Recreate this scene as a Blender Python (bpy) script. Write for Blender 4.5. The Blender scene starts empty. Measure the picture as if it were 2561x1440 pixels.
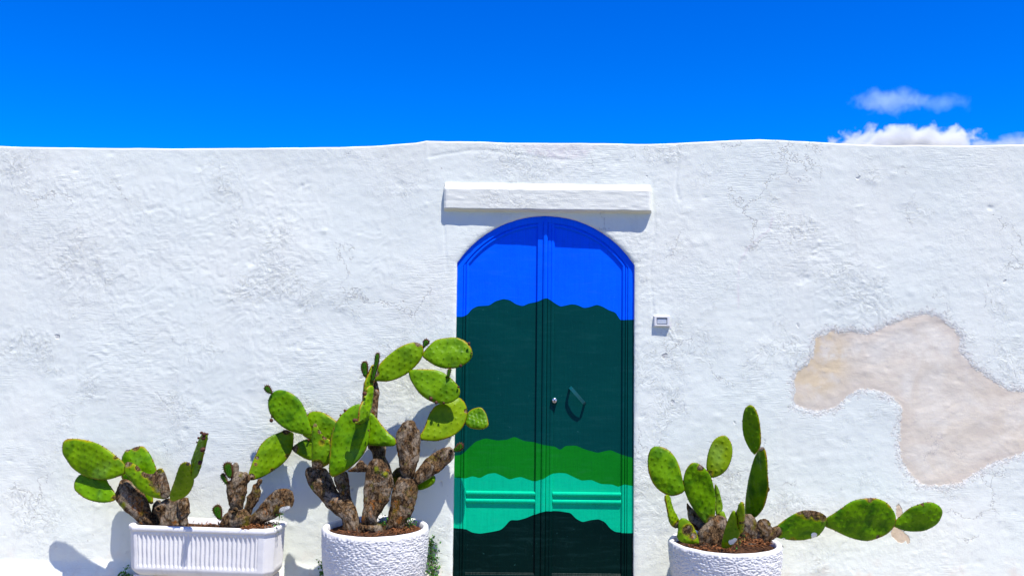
import bpy, math, random
import numpy as np
from mathutils import Vector, Matrix, noise as mnoise

random.seed(7); np.random.seed(7)
SC = bpy.context.scene
COL = SC.collection

# ------------------------------------------------------------------ camera
W, H, F = 2561.0, 1440.0, 2200.0
CAMP = Vector((0.0, -5.5, 1.55))
PITCH, ROLL = math.radians(3.2), math.radians(0.65)
cam_d = bpy.data.cameras.new('camera'); cam = bpy.data.objects.new('camera', cam_d); COL.objects.link(cam)
cam_d.sensor_width = 36.0; cam_d.lens = 36.0 * F / W; cam_d.clip_start = 0.05; cam_d.clip_end = 3000
CR = Matrix.Rotation(math.radians(90) + PITCH, 3, 'X') @ Matrix.Rotation(ROLL, 3, 'Z')
cam.matrix_world = Matrix.Translation(CAMP) @ CR.to_4x4()
SC.camera = cam

# ------------------------------------------------------------------ light
TOSUN = Vector((0.75, -1.0, 2.95)).normalized()
EL = math.asin(TOSUN.z); AZ = math.atan2(TOSUN.x, TOSUN.y)
world = bpy.data.worlds.new('World'); SC.world = world; world.use_nodes = True
wn = world.node_tree; wn.nodes.clear()
sky = wn.nodes.new('ShaderNodeTexSky'); sky.sky_type = 'NISHITA'; sky.sun_disc = False
sky.sun_elevation = EL; sky.sun_rotation = AZ; sky.altitude = 1200; sky.air_density = 1.25; sky.dust_density = 0.0; sky.ozone_density = 3.0
hsv = wn.nodes.new('ShaderNodeHueSaturation'); hsv.inputs['Saturation'].default_value = 1.9; hsv.inputs['Hue'].default_value = 0.5305
bg = wn.nodes.new('ShaderNodeBackground'); bg.inputs['Strength'].default_value = 0.13
wo = wn.nodes.new('ShaderNodeOutputWorld')
wn.links.new(sky.outputs[0], hsv.inputs['Color']); wn.links.new(hsv.outputs[0], bg.inputs[0]); wn.links.new(bg.outputs[0], wo.inputs[0])
sd = bpy.data.lights.new('sun', 'SUN'); sd.energy = 5.0; sd.angle = math.radians(0.5); sd.color = (1.0, 0.955, 0.90)
sun = bpy.data.objects.new('sun', sd); COL.objects.link(sun)
sun.rotation_mode = 'QUATERNION'; sun.rotation_quaternion = TOSUN.to_track_quat('Z', 'Y'); sun.location = (3, -4, 8)
SC.view_settings.view_transform = 'Standard'; SC.view_settings.look = 'None'
SC.view_settings.gamma = 1.0; SC.view_settings.use_curve_mapping = False
SC.view_settings.exposure = 0.62
SC.cycles.volume_bounces = 3; SC.cycles.volume_max_steps = 96; SC.cycles.volume_step_rate = 0.5

# ------------------------------------------------------------------ picture -> place
def U(px, py, depth=0.0):
    """the point of the place seen at a pixel of the photograph, `depth` metres in front of the wall's plane"""
    d = CR @ Vector(((px - W / 2) / F, -(py - H / 2) / F, -1.0))
    t = (-depth - CAMP.y) / d.y
    return CAMP + d * t

# ------------------------------------------------------------------ helpers
def wloc(o):
    v = Vector((0, 0, 0))
    while o is not None: v += o.location; o = o.parent
    return v
def link(name, me, mats, parent=None, smooth=True, loc=None):
    for m in (mats if isinstance(mats, (list, tuple)) else [mats]): me.materials.append(m)
    if smooth: me.polygons.foreach_set('use_smooth', [True] * len(me.polygons))
    base = wloc(parent) if parent is not None else Vector((0, 0, 0))
    here = Vector(loc) if loc is not None else base
    me.transform(Matrix.Translation(-here))
    o = bpy.data.objects.new(name, me); COL.objects.link(o)
    if parent is not None: o.parent = parent
    o.location = here - base
    return o
def pymesh(name, v, f, attrs=None, mi=None):
    me = bpy.data.meshes.new(name)
    me.from_pydata([tuple(map(float, p)) for p in v], [], f)
    for k, a in (attrs or {}).items():
        at = me.attributes.new(k, 'FLOAT', 'POINT'); at.data.foreach_set('value', np.asarray(a, dtype=np.float32))
    if mi is not None: me.polygons.foreach_set('material_index', mi)
    me.update(); return me
def fastmesh(name, v, quads, attrs=None):
    v = np.asarray(v, np.float32); q = np.asarray(quads, np.int32)
    me = bpy.data.meshes.new(name)
    me.vertices.add(len(v)); me.vertices.foreach_set('co', v.ravel())
    me.loops.add(q.size); me.loops.foreach_set('vertex_index', q.ravel())
    me.polygons.add(len(q)); me.polygons.foreach_set('loop_start', np.arange(0, q.size, q.shape[1], dtype=np.int32))
    me.update(calc_edges=True)
    for k, a in (attrs or {}).items():
        at = me.attributes.new(k, 'FLOAT', 'POINT'); at.data.foreach_set('value', np.asarray(a, dtype=np.float32))
    return me
def empty(name, loc, label, cat, group=None):
    o = bpy.data.objects.new(name, None); COL.objects.link(o); o.location = loc; o.empty_display_size = 0.1
    return tag(o, label, cat, group)
def tag(o, label=None, cat=None, group=None, kind=None):
    if label: o['label'] = label
    if cat: o['category'] = cat
    if group: o['group'] = group
    if kind: o['kind'] = kind
    return o
def gridquads(nu, nv, wrap_u=False):
    i, j = np.meshgrid(np.arange(nu if wrap_u else nu - 1), np.arange(nv - 1), indexing='ij')
    i2 = (i + 1) % nu
    return np.stack([i * nv + j, i2 * nv + j, i2 * nv + j + 1, i * nv + j + 1], -1).reshape(-1, 4)

# numpy noise -------------------------------------------------------
def vnoise(x, y, seed=0):
    xi = np.floor(x).astype(np.int64); yi = np.floor(y).astype(np.int64)
    fx = x - xi; fy = y - yi; fx = fx * fx * fx * (fx * (fx * 6 - 15) + 10); fy = fy * fy * fy * (fy * (fy * 6 - 15) + 10)
    def h(a, b):
        n = (a * 374761393 + b * 668265263 + seed * 362437) & 0x7fffffff
        n = ((n ^ (n >> 13)) * 1274126177) & 0x7fffffff
        return ((n ^ (n >> 16)) & 0xffff) / 65535.0
    a = h(xi, yi); b = h(xi + 1, yi); c = h(xi, yi + 1); d = h(xi + 1, yi + 1)
    return (a + (b - a) * fx) * (1 - fy) + (c + (d - c) * fx) * fy
def fbm(x, y, s, octv=4, seed=0, g=0.5):
    r = 0; a = 1; t = 0; x = x / s; y = y / s
    for k in range(octv):
        c, sn = math.cos(k * 0.7 + 0.3), math.sin(k * 0.7 + 0.3)
        r = r + a * (vnoise(x * c - y * sn + 17.3 * k, x * sn + y * c - 9.1 * k, seed + k) - 0.5); t += a; a *= g; x = x * 2.03; y = y * 2.03
    return r / t * 2
def sstep(a, b, x):
    t = np.clip((x - a) / (b - a), 0, 1); return t * t * (3 - 2 * t)
def polydist(px, py, poly):
    """signed distance to a closed polygon, positive inside"""
    d2 = np.full(px.shape, 1e9); ins = np.zeros(px.shape, bool); n = len(poly)
    for i in range(n):
        x0, y0 = poly[i]; x1, y1 = poly[(i + 1) % n]
        ex, ey = x1 - x0, y1 - y0; L = ex * ex + ey * ey + 1e-12
        t = np.clip(((px - x0) * ex + (py - y0) * ey) / L, 0, 1)
        d2 = np.minimum(d2, (px - x0 - t * ex) ** 2 + (py - y0 - t * ey) ** 2)
        c = ((y0 > py) != (y1 > py)); 
        xs = x0 + (py - y0) * ex / (ey if abs(ey) > 1e-9 else 1e-9)
        ins ^= c & (px < xs)
    return np.sqrt(d2) * np.where(ins, 1, -1)
def linedist(px, py, pts):
    d2 = np.full(px.shape, 1e9)
    for (x0, y0), (x1, y1) in zip(pts[:-1], pts[1:]):
        ex, ey = x1 - x0, y1 - y0; L = ex * ex + ey * ey + 1e-12
        t = np.clip(((px - x0) * ex + (py - y0) * ey) / L, 0, 1)
        d2 = np.minimum(d2, (px - x0 - t * ex) ** 2 + (py - y0 - t * ey) ** 2)
    return np.sqrt(d2)
def wallpoly(pts, ox=0, oy=0, s=1.0, depth=0.0):
    r = []
    for a, b in pts:
        p = U(ox + a / s, oy + b / s, depth); r.append((p.x, p.z))
    return r

# material builder --------------------------------------------------
class MT:
    def __init__(s, name, rough=0.6, spec=0.3):
        s.m = bpy.data.materials.new(name); s.m.use_nodes = True; s.t = s.m.node_tree; s.t.nodes.clear()
        s.b = s.t.nodes.new('ShaderNodeBsdfPrincipled'); s.o = s.t.nodes.new('ShaderNodeOutputMaterial')
        s.t.links.new(s.b.outputs[0], s.o.inputs[0]); s.b.inputs['Roughness'].default_value = rough
        s.b.inputs['Specular IOR Level'].default_value = spec
        s.co = s.t.nodes.new('ShaderNodeTexCoord').outputs['Object']
    def put(s, sock, v):
        if hasattr(v, 'is_output'): s.t.links.new(v, sock)
        elif isinstance(v, tuple) and len(v) == 3 and len(getattr(sock, 'default_value', (0,) * 4)) == 4: sock.default_value = (*v, 1)
        else: sock.default_value = v
    def geo(s): return s.t.nodes.new('ShaderNodeNewGeometry').outputs['Position']
    def noise(s, scale, detail=4, rough=0.55, dist=0.0, vec=None, w='Fac'):
        n = s.t.nodes.new('ShaderNodeTexNoise'); n.inputs['Scale'].default_value = scale; n.inputs['Detail'].default_value = detail
        n.inputs['Roughness'].default_value = rough; n.inputs['Distortion'].default_value = dist
        s.t.links.new(vec or s.co, n.inputs['Vector']); return n.outputs[w]
    def vor(s, scale, feature='F1', vec=None, out='Distance', rnd=1.0):
        n = s.t.nodes.new('ShaderNodeTexVoronoi'); n.feature = feature; n.inputs['Scale'].default_value = scale
        n.inputs['Randomness'].default_value = rnd
        s.t.links.new(vec or s.co, n.inputs['Vector']); return n.outputs[out]
    def map(s, scale=(1, 1, 1), rot=(0, 0, 0), vec=None):
        n = s.t.nodes.new('ShaderNodeMapping'); n.inputs['Scale'].default_value = scale; n.inputs['Rotation'].default_value = rot
        s.t.links.new(vec or s.co, n.inputs['Vector']); return n.outputs[0]
    def math(s, op, a, b=0.0, c=0.0, clamp=False):
        n = s.t.nodes.new('ShaderNodeMath'); n.operation = op; n.use_clamp = clamp
        s.put(n.inputs[0], a); s.put(n.inputs[1], b); s.put(n.inputs[2], c); return n.outputs[0]
    def vadd(s, a, b):
        n = s.t.nodes.new('ShaderNodeVectorMath'); n.operation = 'ADD'; s.put(n.inputs[0], a); s.put(n.inputs[1], b); return n.outputs[0]
    def vscale(s, a, k):
        n = s.t.nodes.new('ShaderNodeVectorMath'); n.operation = 'SCALE'; s.put(n.inputs[0], a); n.inputs['Scale'].default_value = k; return n.outputs[0]
    def step(s, a, b, v):
        n = s.t.nodes.new('ShaderNodeMapRange'); n.interpolation_type = 'SMOOTHSTEP'
        s.put(n.inputs['Value'], v); s.put(n.inputs['From Min'], a); s.put(n.inputs['From Max'], b); return n.outputs[0]
    def mix(s, f, a, b, mode='MIX'):
        n = s.t.nodes.new('ShaderNodeMix'); n.data_type = 'RGBA'; n.blend_type = mode
        s.put(n.inputs[0], f); s.put(n.inputs[6], a); s.put(n.inputs[7], b); return n.outputs[2]
    def attr(s, name):
        n = s.t.nodes.new('ShaderNodeAttribute'); n.attribute_name = name; return n.outputs['Fac']
    def bump(s, h, dist, strength=1.0, normal=None):
        n = s.t.nodes.new('ShaderNodeBump'); n.inputs['Distance'].default_value = dist; n.inputs['Strength'].default_value = strength
        s.put(n.inputs['Height'], h)
        if normal is not None: s.t.links.new(normal, n.inputs['Normal'])
        return n.outputs[0]
    def done(s, col=None, normal=None, rough=None):
        if col is not None: s.put(s.b.inputs['Base Color'], col)
        if normal is not None: s.t.links.new(normal, s.b.inputs['Normal'])
        if rough is not None: s.put(s.b.inputs['Roughness'], rough)
        return s.m

def plaster_relief(s, k=1.0):
    """bump of many thin coats of limewash: brush lines, flakes with curled edges, grains, hairline cracks"""
    P = s.geo()
    big = s.noise(1.3, 3, vec=P)
    rough_zone = s.step(0.42, 0.62, big)
    warp = s.vscale(s.noise(3.0, 3, 0.6, vec=P, w='Color'), 0.35)
    Pw = s.vadd(P, warp)
    fl = s.noise(9.5, 7, 0.66, 0.2, vec=Pw)
    saw = s.math('FRACT', s.math('MULTIPLY', fl, 9.0))
    flake = s.math('MULTIPLY', s.step(0.0, 0.12, saw), s.math('SUBTRACT', 1.0, s.math('MULTIPLY', saw, 0.8)))
    fm = s.step(0.50, 0.66, s.noise(2.1, 4, 0.6, vec=s.vadd(P, (3.1, 7.7, 1.2))))
    flake = s.math('MULTIPLY', flake, fm)
    brush = s.noise(16, 5, 0.65, 0.6, vec=s.map((0.8, 1, 7.0), (0, 0.1, 0), P))
    bm = s.step(0.47, 0.66, s.noise(1.7, 3, vec=s.vadd(P, (9.0, 1.0, 4.0))))
    brush = s.math('MULTIPLY', brush, s.math('MULTIPLY_ADD', bm, 0.95, 0.05))
    grain = s.math('MULTIPLY', s.noise(125, 4, 0.75, vec=P), s.math('MULTIPLY_ADD', s.step(0.40, 0.6, s.noise(2.6, 4, 0.6, vec=s.vadd(P, (6, 3, 5)))), 0.5, 0.6))
    gr2 = s.noise(34, 5, 0.65, 0.4, vec=P)
    gr2 = s.math('MULTIPLY', gr2, s.math('MULTIPLY_ADD', rough_zone, 0.8, 0.35))
    cr = s.vor(2.2, 'DISTANCE_TO_EDGE', vec=s.vadd(P, s.vscale(s.noise(5, 5, 0.7, vec=P, w='Color'), 0.35)))
    cm = s.step(0.55, 0.62, s.noise(1.9, 2, vec=s.vadd(P, (5, 2, 8))))
    crack = s.math('MULTIPLY', s.math('SUBTRACT', 1.0, s.step(0.0, 0.010, cr)), cm)
    h = s.math('MULTIPLY', gr2, 0.0024 * k)
    h = s.math('MULTIPLY_ADD', flake, 0.0023 * k, h)
    h = s.math('MULTIPLY_ADD', brush, 0.0028 * k, h)
    h = s.math('MULTIPLY_ADD', grain, 0.0012 * k, h)
    h = s.math('MULTIPLY_ADD', crack, -0.002, h)
    pits = s.math('SUBTRACT', 1.0, s.step(0.04, 0.10, s.vor(5.5, vec=s.vadd(P, s.vscale(s.noise(20, 2, vec=P, w='Color'), 0.05)))))
    pits = s.math('MULTIPLY', pits, s.step(0.55, 0.6, s.noise(2.7, 2, vec=s.vadd(P, (1, 9, 2)))))
    h = s.math('MULTIPLY_ADD', pits, -0.004, h)
    return h, crack, pits, P

def plaster_material():
    s = MT('limewashed_plaster', 0.9, 0.15)
    h, crack, pits, P = plaster_relief(s)
    edge_n = s.noise(28, 5, 0.7, vec=P); en = s.math('MULTIPLY_ADD', s.math('SUBTRACT', s.noise(85, 4, 0.75, vec=P), 0.5), 0.022, s.math('MULTIPLY', s.math('SUBTRACT', edge_n, 0.5), 0.055))
    pd = s.math('ADD', s.attr('patch'), en)
    patch = s.step(-0.002, 0.012, pd)
    halo = s.step(-0.045, 0.0, s.math('ADD', pd, s.math('MULTIPLY', en, 2.5)))
    rimm = s.math('MULTIPLY', s.math('SUBTRACT', 1.0, s.step(0.01, 0.11, pd)), patch)
    n1 = s.noise(3.5, 5, 0.6, 0.8, vec=P); n2 = s.noise(1.2, 4, vec=P)
    white = s.mix(s.step(0.35, 0.7, n2), (0.72, 0.755, 0.665), (0.755, 0.77, 0.67))
    white = s.mix(s.math('MULTIPLY', s.step(0.55, 0.75, n1), 0.35), white, (0.65, 0.665, 0.575))
    # ochre seepage low on the wall
    sep = s.t.nodes.new('ShaderNodeSeparateXYZ'); s.t.links.new(P, sep.inputs[0]); z = sep.outputs['Z']
    low = s.math('MULTIPLY', s.math('SUBTRACT', 1.0, s.step(0.02, 0.30, z)), s.step(0.5, 0.68, s.noise(6, 5, 0.65, vec=P)))
    white = s.mix(s.math('MULTIPLY', low, 0.55), white, (0.72, 0.58, 0.45))
    stk = s.math('MULTIPLY', s.step(0.52, 0.72, s.noise(5, 5, 0.65, 0.3, vec=s.map((2.2, 1, 0.16), vec=P))), s.step(0.4, 0.65, n2))
    white = s.mix(s.math('MULTIPLY', stk, 0.30), white, (0.60, 0.60, 0.53))
    base_d = s.math('MULTIPLY', s.math('SUBTRACT', 1.0, s.step(0.0, 0.16, z)), s.step(0.42, 0.62, s.noise(11, 6, 0.7, vec=P)))
    white = s.mix(s.math('MULTIPLY', base_d, 0.5), white, (0.50, 0.42, 0.32))
    bare = s.mix(s.step(0.3, 0.75, n1), (0.655, 0.575, 0.445), (0.745, 0.70, 0.585))
    swirl = s.step(0.45, 0.75, s.noise(5.0, 4, 0.55, 2.2, vec=s.map((1, 1, 2.2), (0, 0.6, 0), P)))
    bare = s.mix(s.math('MULTIPLY', swirl, 0.4), bare, (0.60, 0.52, 0.42))
    bare = s.mix(s.math('MULTIPLY', rimm, 0.5), bare, (0.62, 0.525, 0.405))
    och = s.math('MULTIPLY', s.step(0.1, 0.6, s.attr('ochre')), s.step(0.36, 0.56, s.noise(7, 4, 0.6, vec=P)))
    bare = s.mix(s.math('MULTIPLY', och, 0.95), bare, (0.655, 0.53, 0.34))
    col = s.mix(s.math('MULTIPLY', halo, 0.45), white, (0.74, 0.69, 0.63))
    col = s.mix(patch, col, bare)
    faint = s.math('MULTIPLY', s.attr('faint'), s.step(0.3, 0.6, edge_n))
    col = s.mix(s.math('MULTIPLY', faint, 0.8), col, (0.69, 0.63, 0.60))
    chip = s.step(-0.002, 0.003, s.math('ADD', s.attr('chip'), s.math('MULTIPLY', en, 0.45)))
    col = s.mix(chip, col, s.mix(edge_n, (0.50, 0.37, 0.23), (0.74, 0.62, 0.47)))
    scuff = s.math('MULTIPLY', s.attr('scuff'), s.step(0.56, 0.68, s.noise(30, 6, 0.75, vec=s.map((1.6, 1, 0.7), (0, 0.5, 0), P))))
    col = s.mix(s.math('MULTIPLY', scuff, 0.6), col, (0.42, 0.41, 0.42))
    dark = s.math('MAXIMUM', s.math('MULTIPLY', crack, 0.45), s.math('MULTIPLY', pits, 0.5))
    col = s.mix(dark, col, (0.36, 0.34, 0.33))
    speck = s.math('SUBTRACT', 1.0, s.step(0.05, 0.09, s.vor(9, vec=s.vadd(P, s.vscale(s.noise(9, 2, vec=P, w='Color'), 0.15)))))
    speck = s.math('MULTIPLY', speck, s.step(0.60, 0.64, s.noise(5, 2, vec=s.vadd(P, (4, 4, 1)))))
    col = s.mix(s.math('MULTIPLY', speck, 0.55), col, (0.33, 0.29, 0.26))
    # trowelled cement is smoother than the limewash around it
    smooth = s.math('MAXIMUM', patch, 0.0)
    trow = s.math('MULTIPLY', s.noise(4.0, 6, 0.62, 1.4, vec=s.map((1, 1, 2.2), (0, 0.65, 0), P)), 0.0022)
    trow = s.math('MULTIPLY_ADD', s.noise(70, 4, 0.7, vec=P), 0.0010, trow)
    a = s.math('MULTIPLY', h, s.math('MULTIPLY_ADD', smooth, -0.85, 1.0))
    a = s.math('MULTIPLY_ADD', trow, smooth, a)
    a = s.math('MULTIPLY_ADD', patch, -0.0022, a)
    fr = s.math('MULTIPLY', halo, s.math('SUBTRACT', 1.0, patch)); a = s.math('MULTIPLY_ADD', s.math('MULTIPLY', fr, s.step(0.45, 0.6, s.noise(55, 5, 0.7, 0.8, vec=P))), -0.003, a)
    a = s.math('MULTIPLY_ADD', chip, -0.003, a)
    return s.done(col, s.bump(a, 1.0, 1.0))
M_PLASTER = plaster_material()

def lime_material(name, k, tint=(0.74, 0.75, 0.65)):
    s = MT(name, 0.85, 0.2)
    h, crack, pits, P = plaster_relief(s, k)
    col = s.mix(s.step(0.4, 0.75, s.noise(4, 5, 0.6, vec=P)), tint, tuple(c * 0.93 for c in tint))
    col = s.mix(s.math('MULTIPLY', pits, 0.4), col, (0.4, 0.38, 0.36))
    return s.done(col, s.bump(h, 1.0))
M_LEDGE = lime_material('limewashed_ledge', 1.0)

def paint_material():
    """the door's painted landscape: sky blue over four hill bands whose edges were laid out on the boards"""
    s = MT('door_paint', 0.5, 0.05); P = s.geo()
    n = s.noise(2.2, 4, vec=P); st = s.noise(9, 5, 0.6, vec=s.map((7, 7, 0.6), vec=P)); fine = s.noise(60, 4, 0.7, vec=P)
    blue = s.mix(n, (0.0, 0.085, 0.88), (0.0, 0.13, 1.0))
    teal = s.mix(n, (0.0, 0.036, 0.037), (0.0, 0.054, 0.048))
    green = s.mix(n, (0.002, 0.15, 0.010), (0.004, 0.20, 0.010))
    turq = s.mix(n, (0.0, 0.40, 0.21), (0.0, 0.49, 0.25))
    dirt = s.math('MULTIPLY', s.step(0.56, 0.75, s.noise(6, 6, 0.72, 1.0, vec=P)), 0.6)
    turq = s.mix(dirt, turq, (0.0, 0.30, 0.17))
    black = s.mix(n, (0.0, 0.006, 0.006), (0.0, 0.012, 0.010))
    scr = s.math('MULTIPLY', s.step(0.60, 0.78, s.noise(14, 6, 0.75, 0.8, vec=s.map((1, 1, 0.35), (0, 0.3, 0), P))), 0.35)
    black = s.mix(scr, black, (0.03, 0.075, 0.07))
    e = 0.0012
    c = s.mix(s.step(-e, e, s.attr('b1')), teal, blue)
    c = s.mix(s.step(-e, e, s.attr('b2')), green, c)
    c = s.mix(s.step(-e, e, s.attr('b3')), turq, c)
    c = s.mix(s.step(-e, e, s.attr('b4')), black, c)
    c = s.mix(s.math('MULTIPLY', s.step(0.70, 0.78, s.noise(45, 3, 0.6, vec=P)), 0.25), c, s.mix(0.5, c, (0.12, 0.42, 0.40)))
    bs = s.noise(7, 6, 0.72, 0.5, vec=s.map((0.8, 1, 6), (0, 0.06, 0), P)); c = s.mix(s.math('MULTIPLY', s.step(0.50, 0.72, bs), 0.20), c, s.mix(0.82, (0.10, 0.30, 0.30), c)); c = s.mix(s.math('MULTIPLY', s.step(0.5, 0.3, bs), 0.25), c, s.mix(0.65, (0, 0, 0), c))
    c = s.mix(s.math('MULTIPLY', s.step(0.4, 0.75, s.noise(10, 5, 0.7, 0.2, vec=s.map((9, 9, 0.5), vec=P))), 0.22), c, s.mix(0.5, c, (0.0, 0.02, 0.02)))
    h = s.math('MULTIPLY_ADD', fine, 0.0007, s.math('MULTIPLY', st, 0.0015))
    h = s.math('MULTIPLY_ADD', s.noise(5, 3, vec=P), 0.003, h)
    r = s.math('MULTIPLY_ADD', s.noise(18, 4, vec=P), 0.25, 0.30)
    return s.done(c, s.bump(h, 1.0), r)
M_PAINT = paint_material()

def cactus_material():
    s = MT('prickly_pear_skin', 0.42, 0.11); P = s.geo()
    cork = s.attr('cork'); rim = s.attr('rim'); hue = s.attr('hue')
    n1 = s.noise(11, 4, 0.55, 0.5, vec=P); n2 = s.noise(38, 5, 0.65, vec=P); n3 = s.noise(16, 4, 0.6, 0.8, vec=s.vadd(P, (3, 3, 3)))
    g = s.mix(s.step(0.30, 0.60, n1), (0.028, 0.105, 0.000), (0.105, 0.235, 0.000))
    g = s.mix(hue, g, s.mix(n1, (0.09, 0.18, 0.001), (0.23, 0.30, 0.001)))
    bloom = s.step(0.58, 0.72, s.noise(5.0, 3, 0.5, vec=s.vadd(P, (7, 1, 5))))
    g = s.mix(s.math('MULTIPLY', bloom, 0.16), g, (0.13, 0.26, 0.10))
    pores = s.step(0.03, 0.06, s.vor(120, vec=P))
    # yellow then rust along the rim
    rr = s.math('MULTIPLY', s.step(0.84, 1.0, s.math('MULTIPLY_ADD', s.math('SUBTRACT', n3, 0.5), 0.30, rim)), s.step(0.42, 0.62, s.noise(4.5, 3, 0.5, vec=s.vadd(P, (2, 6, 4)))))
    g = s.mix(s.math('MULTIPLY', rr, 0.75), g, (0.30, 0.24, 0.004))
    rust = s.math('MULTIPLY', s.step(0.93, 1.0, s.math('MULTIPLY_ADD', s.math('SUBTRACT', n2, 0.5), 0.22, rim)), s.step(0.45, 0.6, n3))
    g = s.mix(s.math('MULTIPLY', rust, 0.8), g, (0.24, 0.075, 0.012))
    # cork: grey brown bark, ochre and orange lichen, olive remnants
    b = s.mix(s.step(0.40, 0.62, s.noise(55, 6, 0.78, 0.4, vec=s.map((1.2, 1.2, 0.7), vec=P))), (0.014, 0.006, 0.002), (0.27, 0.16, 0.07))
    b = s.mix(s.math('MULTIPLY', s.step(0.48, 0.60, s.noise(9, 5, 0.7, 0.7, vec=P)), 0.75), b, (0.37, 0.30, 0.21))
    b = s.mix(s.math('MULTIPLY', s.step(0.57, 0.68, s.noise(14, 6, 0.72, 0.8, vec=s.vadd(P, (1, 5, 2)))), 0.85), b, (0.44, 0.14, 0.012))
    b = s.mix(s.math('MULTIPLY', s.step(0.56, 0.66, s.noise(8, 6, 0.72, 0.8, vec=s.vadd(P, (8, 2, 6)))), 0.8), b, (0.17, 0.14, 0.006))
    b = s.mix(s.math('MULTIPLY', s.math('SUBTRACT', 1.0, s.step(0.0, 0.10, s.vor(26, 'DISTANCE_TO_EDGE', vec=s.vadd(P, s.vscale(s.noise(18, 4, 0.7, vec=P, w='Color'), 0.06))))), 0.6), b, (0.014, 0.007, 0.004))
    ck = s.step(0.38, 0.62, s.math('MULTIPLY_ADD', s.math('SUBTRACT', s.noise(15, 6, 0.72, 0.9, vec=P), 0.5), 1.15, cork))
    trans = s.math('MULTIPLY', s.step(0.22, 0.42, cork), s.math('SUBTRACT', 1.0, ck))
    g = s.mix(s.math('MULTIPLY', trans, 0.45), g, (0.34, 0.19, 0.008))
    col = s.mix(ck, g, b)
    lm = s.step(0.45, 0.55, s.math('MULTIPLY_ADD', s.math('SUBTRACT', n2, 0.5), 0.6, s.attr('lime')))
    col = s.mix(lm, col, (0.7, 0.71, 0.68))
    h = s.math('MULTIPLY', s.noise(22, 4, 0.55, vec=P), 0.0040)
    hb = s.math('MULTIPLY_ADD', s.noise(85, 5, 0.75, vec=P), 0.006, s.math('MULTIPLY', s.noise(30, 6, 0.75, 1.0, vec=s.map((1.8, 1.8, 0.45), vec=P)), 0.026))
    a = s.math('ADD', s.math('MULTIPLY', h, s.math('SUBTRACT', 1.0, ck)), s.math('MULTIPLY', hb, ck))
    r = s.math('MULTIPLY_ADD', ck, 0.30, s.math('MULTIPLY_ADD', n2, 0.22, 0.30))
    return s.done(col, s.bump(a, 1.0), r)
M_CACTUS = cactus_material()
def simple(name, col, rough=0.6, spec=0.3, var=0.35, scale=40, bump=0.0):
    s = MT(name, rough, spec); P = s.geo(); n = s.noise(scale, 4, vec=P)
    c = s.mix(n, tuple(x * (1 - var) for x in col), tuple(min(1, x * (1 + var)) for x in col))
    return s.done(c, s.bump(n, 1.0 if bump else 0.0) if False else (s.bump(s.math('MULTIPLY', n, bump), 1.0) if bump else None))
M_SPINE = simple('areole', (0.045, 0.022, 0.010), 0.9)
M_BUD = simple('bud_brown', (0.07, 0.022, 0.010), 0.7, scale=90, bump=0.003)
def young_material():
    s = MT('young_pad_skin', 0.6, 0.1); P = s.geo(); n = s.noise(60, 4, vec=P)
    c = s.mix(n, (0.010, 0.065, 0.001), (0.045, 0.16, 0.002))
    c = s.mix(s.step(0.62, 0.95, s.math('MULTIPLY_ADD', n, 0.3, s.attr('rim'))), c, (0.055, 0.022, 0.008))
    return s.done(c, s.bump(s.math('MULTIPLY', n, 0.003), 1.0))
M_YOUNG = young_material()
M_LEAF = simple('weed_leaf', (0.06, 0.20, 0.02), 0.5, scale=30)
M_TWIG = simple('weed_stem', (0.12, 0.10, 0.03), 0.8)
M_LITTER = simple('dry_litter', (0.20, 0.075, 0.022), 0.9, var=0.6, scale=60)
M_METAL = simple('brushed_lock', (0.62, 0.58, 0.60), 0.3, 0.6, var=0.1); M_METAL.node_tree.nodes['Principled BSDF'].inputs['Metallic'].default_value = 0.9
M_BLACK = simple('keyway_dark', (0.01, 0.01, 0.01), 0.7)
M_PLASTIC = simple('bell_plastic', (0.66, 0.66, 0.64), 0.35, 0.4, var=0.05)
M_GREY = simple('bell_button', (0.45, 0.49, 0.55), 0.2, 0.5, var=0.12, scale=50)
M_GREYD = simple('bell_recess', (0.16, 0.19, 0.24), 0.4, 0.4, var=0.05)
M_HANDLE = simple('lit_handle_paint', (0.0, 0.07, 0.075), 0.35, 0.5, var=0.2, scale=30)  # lighter than the door's teal: light on the tilted strap put into the colour
def soil_material():
    s = MT('potting_soil', 0.95, 0.1); P = s.geo(); n = s.noise(60, 6, 0.7, vec=P)
    c = s.mix(s.step(0.35, 0.65, n), (0.015, 0.008, 0.005), (0.09, 0.042, 0.02))
    return s.done(c, s.bump(s.math('MULTIPLY', n, 0.012), 1.0))
M_SOIL = soil_material()
def pot_material():
    s = MT('white_painted_concrete', 0.8, 0.2); P = s.geo(); n = s.noise(7, 5, 0.65, vec=P); f = s.noise(80, 4, 0.7, vec=P)
    c = s.mix(n, (0.62, 0.615, 0.59), (0.72, 0.71, 0.68))
    c = s.mix(s.math('MULTIPLY', s.step(0.60, 0.72, s.noise(9, 6, 0.7, vec=P)), 0.35), c, (0.60, 0.56, 0.44))
    c = s.mix(s.math('MULTIPLY', s.attr('pit'), s.step(0.5, 0.65, f)), c, (0.36, 0.34, 0.33))
    sep = s.t.nodes.new('ShaderNodeSeparateXYZ'); s.t.links.new(P, sep.inputs[0])
    drip = s.math('MULTIPLY', s.step(0.52, 0.70, s.noise(7, 5, 0.7, 0.3, vec=s.map((3, 3, 0.35), vec=P))), 0.30)
    c = s.mix(drip, c, (0.50, 0.47, 0.42))
    sp = s.math('SUBTRACT', 1.0, s.step(0.06, 0.10, s.vor(28, vec=P)))
    c = s.mix(s.math('MULTIPLY', s.math('MULTIPLY', sp, s.step(0.52, 0.6, s.noise(6, 2, vec=P))), 0.6), c, (0.25, 0.22, 0.20))
    return s.done(c, s.bump(s.math('MULTIPLY', f, 0.0012), 1.0))
M_POT = pot_material()

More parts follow.
